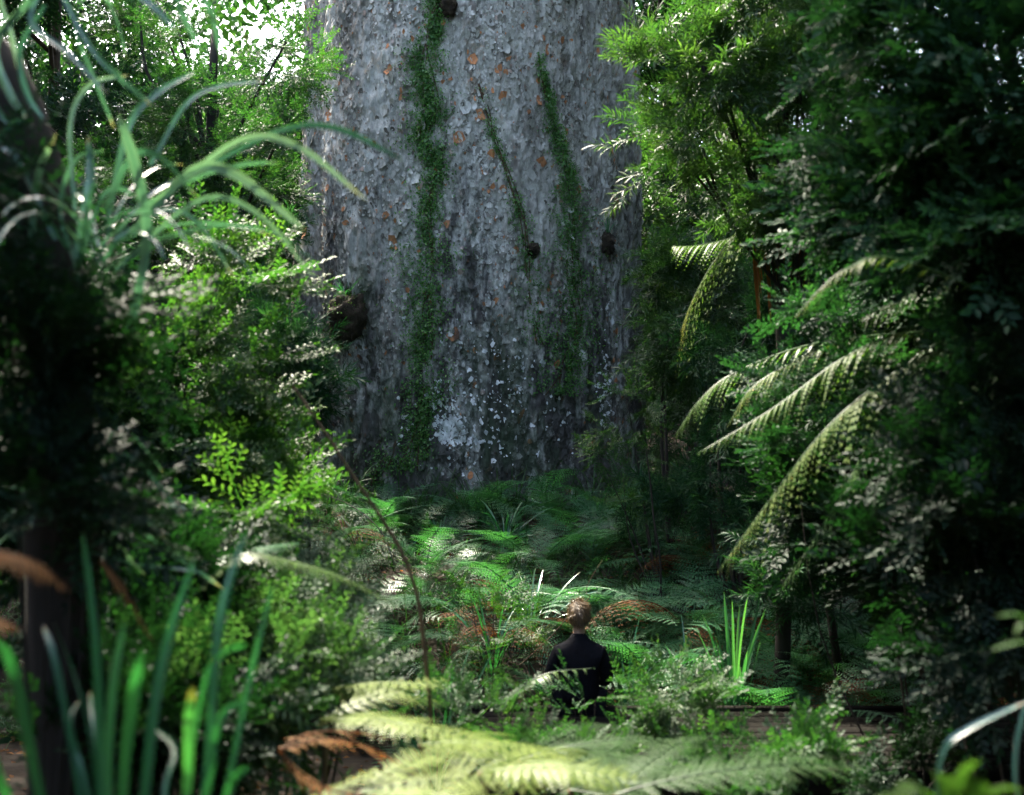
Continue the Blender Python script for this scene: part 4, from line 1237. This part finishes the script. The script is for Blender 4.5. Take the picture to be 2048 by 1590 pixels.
r = empty('tree_fern', np.array([*P(2110, 640, 6.6)[:2], float(ground_z(3, 6.6))]), 'near tree fern sending long yellow-green fronds down across the dark shrubs', 'tree fern', 'tree ferns')
b = np.array(r.location)
top = P(2110, 640, 6.6)
link('trunk', tube(spline([np.zeros(3), (top - b) * .5 + [.08, 0, 0], top - b], 14), np.linspace(.12, .09, 14), 9, .3, .08), M['darkbark'], r, True)
for pts, Y, pl, t0, tt, dr, n in (
        ([(2110, 640), (1960, 640), (1830, 655), (1690, 715), (1550, 815), (1395, 908)], 6.4, 62, .2, .0, 1.0, 66),
        ([(2110, 640), (1900, 690), (1770, 760), (1650, 860), (1540, 1000), (1435, 1145)], 6.2, 78, .22, .12, 1.2, 70),
        ([(1900, 660), (1690, 680), (1580, 728), (1500, 780), (1455, 852)], 7.2, 42, .3, .1, .9, 38),
        ([(1900, 640), (1620, 690), (1470, 746), (1400, 800), (1350, 872)], 7.6, 46, .15, .0, .9, 40),
        ([(2110, 640), (1800, 520), (1700, 536), (1640, 580), (1585, 640)], 5.4, 26, .3, .25, .8, 38),
        ([(2110, 640), (1850, 700), (1760, 850), (1700, 960), (1640, 1060), (1560, 1180)], 7.0, 70, -.15, .0, .9, 50),
        ([(2110, 640), (2000, 700), (1900, 850), (1850, 1000)], 6.6, 80, -.4, .0, .9, 44),
        ([(2110, 640), (1930, 560), (1800, 600), (1720, 640)], 6.8, 60, -.2, .0, .9, 40)):
    free_frond(r, pts, Y, pl * 1.2, int(n * .8), dr, t0 - .1, tt, rach=.010, npl=11, width=.40, fwd=42, ragged=.28, lean=2.2)
r = empty('leafy_seedling', P(1900, 1700, 2.3), 'out-of-focus lime seedling leaves at the bottom corner beside the boardwalk', 'sapling')
gs = []
for (x0, y0), (x1, y1), w in (((1900, 1650), (1790, 1580), .4), ((1900, 1650), (1960, 1520), .5), ((1900, 1640), (1870, 1545), .5), ((1930, 1650), (2050, 1580), .4), ((1900, 1660), (1740, 1610), .4), ((1960, 1650), (1945, 1555), .45), ((1900, 1650), (2010, 1600), .45)):
    q0, q1 = P(x0, y0, 2.3), P(x1, y1, 2.25)
    gs.append(strap(spline([q0, q0 * .5 + q1 * .5 + [0, 0, .03], q1], 12) - np.array(r.location), .045, .3, .3, .6, .8, .5))
link('foliage', merge(gs), M['lime'], r, True)
link('stem', tube(np.array([[0, 0, float(ground_z(.9, 2.3)) - r.location[2]], [0, 0, 0], [0, 0, .05]]), .006, 6), M['twig'], r)
r = empty('leafy_seedling', P(2110, 1300, 2.6), 'dull green twig leaves poking out of the deep shade over the boardwalk', 'sapling')
gs = []
for pts in ([(2110, 1300), (2050, 1235), (1990, 1232)], [(2110, 1300), (2050, 1250), (2030, 1270)], [(2110, 1310), (2050, 1285), (1982, 1300)]):
    gs.append(strap(spline([P(a, c, 2.6) for a, c in pts], 12) - np.array(r.location), .018, .3, .3, .5, .6, .5))
link('foliage', merge(gs), M['lime'], r, True)
link('stem', tube(np.array([[0, 0, float(ground_z(1.2, 2.6)) - r.location[2]], [0, 0, 0], [0, 0, .05]]), .006, 6), M['twig'], r)


# dead stems and twigs
def deadstem(name, label, pts, Y, r0, r1, mat='twig', dY=0.0, cat='dead stem'):
    k = np.linspace(0, 1, len(pts))
    c = spline([P(a, b, Y + dY * t) for (a, b), t in zip(pts, k)], 40)
    o = link(name, tube(c - c[-1], np.linspace(r0, r1, 40), 8, .5, .05), M[mat], None, True)
    o.location = c[-1]
    tag(o, label, cat)


deadstem('leaning_stem', 'long thin brown dead stem leaning across the clearing before the giant trunk', [(585, 770), (640, 850), (705, 950), (765, 1040), (806, 1110), (834, 1190), (846, 1270), (858, 1385), (866, 1480)], 5.3, .006, .011)
deadstem('bare_twig', 'crooked pale bare twig forking just above the person\'s head', [(1205, 1120), (1180, 1160), (1172, 1185), (1178, 1196), (1140, 1230), (1100, 1275), (1040, 1330)], 10.4, .0025, .005, 'twig')
deadstem('bare_twig', 'thin horizontal bare twig against the dark trunk foot', [(610, 960), (640, 985), (700, 1010), (760, 1060), (790, 1130)], 12.6, .004, .008, 'palebark')
deadstem('bare_twig', 'black upright sapling stem in front of the fern bank', [(1292, 900), (1300, 960), (1308, 1040), (1320, 1120), (1322, 1200)], 11.9, .007, .012, 'darkbark')
deadstem('bare_twig', 'pale curved stem in the dark beneath the glossy tree', [(1935, 380), (1950, 450), (1975, 520), (1990, 580), (2010, 640), (2020, 1100)], 7.4, .012, .022, 'palebark')


# ------------------------------------------------------------------ boardwalk
def box(x0, x1, y0, y1, z0, z1, bev=.006):
    b = bev
    V, Q = [], []
    xs = [x0, x0 + b, x1 - b, x1]
    for x, i in ((x0, b), (x0 + b, 0), (x1 - b, 0), (x1, b)):
        V += [(x, y0 + i, z0 + b), (x, y0 + b + i * .3, z0 + i), (x, y1 - b - i * .3, z0 + i), (x, y1 - i, z0 + b), (x, y1 - i, z1 - b), (x, y1 - b - i * .3, z1 - i), (x, y0 + b + i * .3, z1 - i), (x, y0 + i, z1 - b)]
    for s in range(3):
        for k in range(8):
            Q.append((s * 8 + k, s * 8 + (k + 1) % 8, (s + 1) * 8 + (k + 1) % 8, (s + 1) * 8 + k))
    for s, e in ((0, 1), (24, -1)):
        Q += [(s, s + 1, s + 6, s + 7), (s + 1, s + 2, s + 5, s + 6), (s + 2, s + 3, s + 4, s + 5)]
    return Geo(V, Q)


bw = empty('boardwalk', (0, 8.6, -.4), 'low dark timber boardwalk crossing the clearing under the person', 'boardwalk')
bo = np.array([0, 8.6, -.4])
W, NB = 1.50, 10
pitch = W / NB
for k in range(NB):
    y0 = 7.88 + k * pitch
    cuts = [-.35] + list(np.arange(.9 + (k % 3) * .7, 5.6, 2.4)) + [6.4]
    for xa, xb in zip(cuts[:-1], cuts[1:]):
        dz = rng.uniform(-.003, .003)
        g = box(xa + .003, xb - .003, y0 + .005, y0 + pitch - .005, -.040 + dz, dz)
        g.V -= bo
        link('deck_board', g, M['timber'], bw)
for y0, z1 in ((7.80, .028), (7.88 + W + .002, .028)):
    g = box(-.35, 6.4, y0, y0 + .075, -.16, z1)
    g.V -= bo
    link('edge_beam', g, M['timber'], bw)
for k in range(3, 7):
    g = box(-4.8 + k * 1.8, -4.7 + k * 1.8, 7.89, 7.86 + W, -.18, -.045)
    g.V -= bo
    link('joist', g, M['timber'], bw)
    for y0 in (8.0, 9.2):
        g = box(-4.68 + k * 1.8, -4.58 + k * 1.8, y0, y0 + .1, -.75, -.048)
        g.V -= bo
        link('post', g, M['timber'], bw)


# ------------------------------------------------------------------ the person
def skin_mesh(name, joints, bones, mat, parent, sub=2, root='pelvis'):
    """One continuous surface grown round a skeleton. joints: name -> (xyz, rx, ry)."""
    keys = list(joints)
    me = bpy.data.meshes.new(name)
    me.from_pydata([joints[k][0] for k in keys], [(keys.index(a), keys.index(b)) for a, b in bones], [])
    o = bpy.data.objects.new(name, me)
    COL.objects.link(o)
    md = o.modifiers.new('skin', 'SKIN')
    md.use_smooth_shade = True
    for k, v in zip(keys, me.skin_vertices[0].data):
        v.radius = joints[k][1:]
        v.use_root = k == root
    sd = o.modifiers.new('sub', 'SUBSURF')
    sd.levels = sd.render_levels = sub
    dg = bpy.context.evaluated_depsgraph_get()
    dg.update()
    me2 = bpy.data.meshes.new_from_object(o.evaluated_get(dg))
    bpy.data.objects.remove(o)
    me2.name = name
    me2.materials.clear()
    me2.materials.append(mat)
    me2.polygons.foreach_set('use_smooth', np.ones(len(me2.polygons), bool))
    o = bpy.data.objects.new(name, me2)
    COL.objects.link(o)
    o.parent = parent
    return o


def build_person():
    x0 = float(P(1158, 0, 9.33)[0])
    root = empty('person', (x0, 9.33, -.01), 'person with sandy hair in a dark jacket, seen from behind, facing the giant trunk', 'person')
    J = {'pelvis': ((0, 0, .10), .13, .10), 'waist': ((0, -.005, .24), .115, .085), 'chest': ((0, -.01, .40), .125, .085), 'upper': ((0, -.005, .50), .09, .062), 'neck0': ((0, 0, .585), .055, .052), 'neck1': ((0, .01, .66), .055, .056),
         'skull0': ((0, .025, .715), .066, .074), 'skull1': ((0, .03, .785), .078, .094), 'skull2': ((0, .022, .85), .070, .086), 'skull3': ((0, .018, .885), .04, .05), 'jaw': ((0, .07, .70), .04, .035), 'nose': ((0, .135, .76), .012, .016), 'earL': ((-.082, .02, .765), .012, .022), 'earR': ((.082, .02, .765), .012, .022)}
    B = [('pelvis', 'waist'), ('waist', 'chest'), ('chest', 'upper'), ('upper', 'neck0'), ('neck0', 'neck1'), ('neck1', 'skull0'), ('skull0', 'skull1'), ('skull1', 'skull2'), ('skull2', 'skull3'), ('skull0', 'jaw'), ('skull1', 'nose'), ('skull1', 'earL'), ('skull1', 'earR')]
    for s, t in ((-1, 'L'), (1, 'R')):
        J['sh' + t] = ((s * .165, -.015, .495), .050, .050)
        J['el' + t] = ((s * .245, .02, .275), .043, .043)
        J['wr' + t] = ((s * .125, .25, .215), .026, .030)
        J['pa' + t] = ((s * .085, .31, .205), .030, .018)
        J['hip' + t] = ((s * .095, .05, .085), .085, .08)
        J['kn' + t] = ((s * .115, .46, .085), .058, .058)
        J['an' + t] = ((s * .115, .47, -.31), .038, .038)
        J['to' + t] = ((s * .125, .63, -.355), .038, .025)
        B += [('upper', 'sh' + t), ('sh' + t, 'el' + t), ('el' + t, 'wr' + t), ('wr' + t, 'pa' + t), ('pelvis', 'hip' + t), ('hip' + t, 'kn' + t), ('kn' + t, 'an' + t), ('an' + t, 'to' + t)]
        for f in range(4):
            sp = (f - 1.5) * .019
            ln = (.032, .038, .036, .028)[f]
            a = (s * .068 + s * sp * -.4, .345 + abs(sp) * -.2, .205 + sp * .25)
            d = np.array([-s * .35 + -sp * 3 * .2, .85, -.30])
            d /= np.linalg.norm(d)
            p0 = np.array([s * (.075 + (1.5 - f) * .012 * 1.0), .345 - abs(f - 1.2) * .006, .203])
            p1 = p0 + d * ln
            d2 = nrm(d + np.array([0, -.2, -.7]))
            p2 = p1 + d2 * ln * .75
            J[f'f{f}a{t}'] = (tuple(p0), .0095, .0095)
            J[f'f{f}b{t}'] = (tuple(p1), .0085, .0085)
            J[f'f{f}c{t}'] = (tuple(p2), .0075, .0075)
            B += [('pa' + t, f'f{f}a{t}'), (f'f{f}a{t}', f'f{f}b{t}'), (f'f{f}b{t}', f'f{f}c{t}')]
        J['th' + t] = ((s * .055, .30, .222), .010, .010)
        J['ti' + t] = ((s * .035, .335, .216), .0085, .0085)
        B += [('pa' + t, 'th' + t), ('th' + t, 'ti' + t)]
    skin_mesh('body', J, B, M['skin'], root, 1)
    Kj = {'pelvis': ((0, -.01, .06), .195, .155), 'waist': ((0, -.015, .22), .185, .14), 'chest': ((0, -.025, .40), .20, .145), 'upper': ((0, -.02, .52), .150, .115), 'collar': ((0, 0, .605), .084, .080), 'collar2': ((0, .006, .668), .076, .074)}
    Kb = [('pelvis', 'waist'), ('waist', 'chest'), ('chest', 'upper'), ('upper', 'collar'), ('collar', 'collar2')]
    for s, t in ((-1, 'L'), (1, 'R')):
        Kj['sh' + t] = ((s * .168, -.02, .490), .082, .088)
        Kj['ua' + t] = ((s * .215, -.005, .41), .075, .072)
        Kj['el' + t] = ((s * .25, .02, .28), .064, .064)
        Kj['fa' + t] = ((s * .19, .14, .25), .056, .056)
        Kj['wr' + t] = ((s * .13, .245, .217), .042, .044)
        Kb += [('upper', 'sh' + t), ('sh' + t, 'ua' + t), ('ua' + t, 'el' + t), ('el' + t, 'fa' + t), ('fa' + t, 'wr' + t)]
    skin_mesh('jacket', Kj, Kb, M['jacket'], root, 2)
    Tj = {'pelvis': ((0, .0, .10), .185, .135)}
    Tb = []
    for s, t in ((-1, 'L'), (1, 'R')):
        Tj['hip' + t] = ((s * .10, .05, .09), .105, .10)
        Tj['mid' + t] = ((s * .11, .26, .09), .092, .09)
        Tj['kn' + t] = ((s * .115, .455, .085), .075, .075)
        Tj['ca' + t] = ((s * .117, .475, -.10), .068, .068)
        Tj['an' + t] = ((s * .117, .472, -.29), .058, .058)
        Tb += [('pelvis', 'hip' + t), ('hip' + t, 'mid' + t), ('mid' + t, 'kn' + t), ('kn' + t, 'ca' + t), ('ca' + t, 'an' + t)]
    skin_mesh('trousers', Tj, Tb, M['trousers'], root, 2)
    for s in (-1, 1):
        c = np.array([[s * .115, .44, -.345], [s * .117, .50, -.345], [s * .123, .58, -.352], [s * .127, .66, -.358], [s * .127, .70, -.362]])
        link('shoe', tube(c, [.045, .050, .046, .044, .028], 10, .5), M['trousers'], root, True)
    # hair: a cap and many short strands swept a little to one side
    th, ph = np.meshgrid(np.linspace(0, 2.42, 18), np.linspace(0, 2 * np.pi, 36, endpoint=False), indexing='ij')
    cut = np.where(np.sin(ph) > .3, .58, np.where(np.sin(ph) > -.2, .85, 1.0))          # shorter over the brow (front is +y)
    t2 = th * cut
    cen = np.array([0, .022, .805])
    rad = np.array([.092, .108, .112])
    dirs = np.stack([np.sin(t2) * np.cos(ph), np.sin(t2) * np.sin(ph), np.cos(t2)], -1)
    V = (cen + dirs * rad * (1 + .06 * (vnoise(ph * 6, th * 8, 55)[..., None] - .5))).reshape(-1, 3)
    i, j = np.meshgrid(np.arange(17), np.arange(36), indexing='ij')
    Q = np.stack([i * 36 + j, i * 36 + (j + 1) % 36, (i + 1) * 36 + (j + 1) % 36, (i + 1) * 36 + j], -1).reshape(-1, 4)
    gs = [Geo(V, Q, np.full(len(V), .25))]
    for _ in range(2600):
        a, e = rng.uniform(0, 2 * np.pi), np.arccos(rng.uniform(-.66, 1))
        if np.sin(a) > .3:
            e *= .6
        d = np.array([np.sin(e) * np.cos(a), np.sin(e) * np.sin(a), np.cos(e)])
        b = cen + d * rad * 1.0
        fl = nrm(np.cross(np.cross(d, np.array([.25, -.25, -1.0])), d) + rng.normal(0, .35, 3))
        e1 = b + fl * .022 + d * rng.uniform(.003, .008)
        e2 = b + fl * .048 + d * rng.uniform(-.004, .008)
        s = nrm(np.cross(fl, d)) * .0016
        t = float(np.clip(rng.normal(.5, .25), 0, 1))
        gs.append(Geo([b - s, b + s, e1 + s, e1 - s, e2], [(0, 1, 2, 3), (3, 2, 4, 4)], [t * .6, t * .6, t, t, t]))
    link('hair', merge(gs), M['hair'], root, True)
    root.scale = (.92, .97, .98)


build_person()


# ------------------------------------------------------------------ the ground cover nobody could count
def undergrowth():
    gs = []
    n = 4200
    x, y = rng.uniform(-7, 7, n), np.concatenate([rng.uniform(2.5, 7.3, n // 3), rng.uniform(9.7, 16, n - n // 3)])
    q = (np.abs(x) < .55 * y + 1) & (np.hypot(x - TCX, y - TCY) > 2.65) & ~((y < 6.4) & (x > .5))
    x, y = x[q], y[q]
    p = np.stack([x, y, ground_z(x, y) + rng.uniform(.02, .34, len(x)) * rng.random(len(x))], -1)
    d = nrm(rng.normal(size=p.shape) * np.array([1, 1, .3]) + np.array([0, 0, .45]))
    k = rng.random(len(p))
    gs.append(scatter('layer', p[k < .5], d[k < .5], .6))
    gs.append(scatter('medium', p[(k >= .5) & (k < .8)], d[(k >= .5) & (k < .8)], .6))
    gs.append(scatter('broad', p[k >= .8], d[k >= .8], .5))
    n = 620
    x, y = rng.uniform(-5, 6, n), rng.uniform(9.75, 15.2, n)
    for a, b in zip(x, y):
        if np.hypot(a - TCX, b - TCY) < 2.7:
            continue
        g = tuft_geo(6, .45, .013, (85, 30), (20, 100), .05)
        g.V += np.array([a, b, float(ground_z(a, b))])
        gs.append(g)
    for _ in range(150):
        a = rng.uniform(-1.25, 1.25)
        rr = TR * 1.08 + rng.uniform(.1, .7)
        g = tuft_geo(6, rng.uniform(.45, .95), .016, (88, 40), (20, 90), .07)
        q = np.array([TCX + rr * math.sin(a), TCY - rr * math.cos(a)])
        g.V += np.array([q[0], q[1], float(ground_z(q[0], q[1]))])
        gs.append(g)
    o = link('undergrowth', merge(gs), M['fine'])
    o['kind'] = 'stuff'
    # little ferns too many to count between the big ones
    fg = [frond(arch(e0, e1), .24, 12, 8, .14, 24, .42, .006) for e0, e1 in ((72, 0), (58, -15), (40, -20))]
    n = 520
    x, y = rng.uniform(-4.5, 6, n), rng.uniform(9.8, 15.0, n)
    q = (np.hypot(x - TCX, y - TCY) > 2.8) & (np.hypot(x - .53, y - 9.6) > .5)
    x, y = x[q], y[q]
    p = np.stack([x, y, ground_z(x, y)], -1)
    az = rng.uniform(0, 2 * np.pi, len(x))
    d = np.stack([np.cos(az), np.sin(az), 0 * az], -1)
    k = rng.integers(0, 3, len(x))
    sc = rng.uniform(.45, 1.0, len(x))
    tn = rng.normal(0, .15, len(x))
    o = link('fern_undergrowth', merge([stamp(fg[e], basis(d[k == e], rng.normal(0, .15, (k == e).sum())), p[k == e], sc[k == e], tn[k == e]) for e in range(3)]), M['fern'])
    o['kind'] = 'stuff'
    # fallen leaves
    n = 9000
    x, y = rng.uniform(-7, 7, n), rng.uniform(2, 16, n)
    p = np.stack([x, y, ground_z(x, y) + .012], -1)
    d = nrm(rng.normal(size=(n, 3)) * np.array([1, 1, .15]))
    o = link('leaf_litter', stamp(LS, basis(d, rng.normal(0, .4, n)), p, rng.uniform(.04, .10, n), rng.normal(0, .25, n)), M['dead'])
    o['kind'] = 'stuff'


undergrowth()
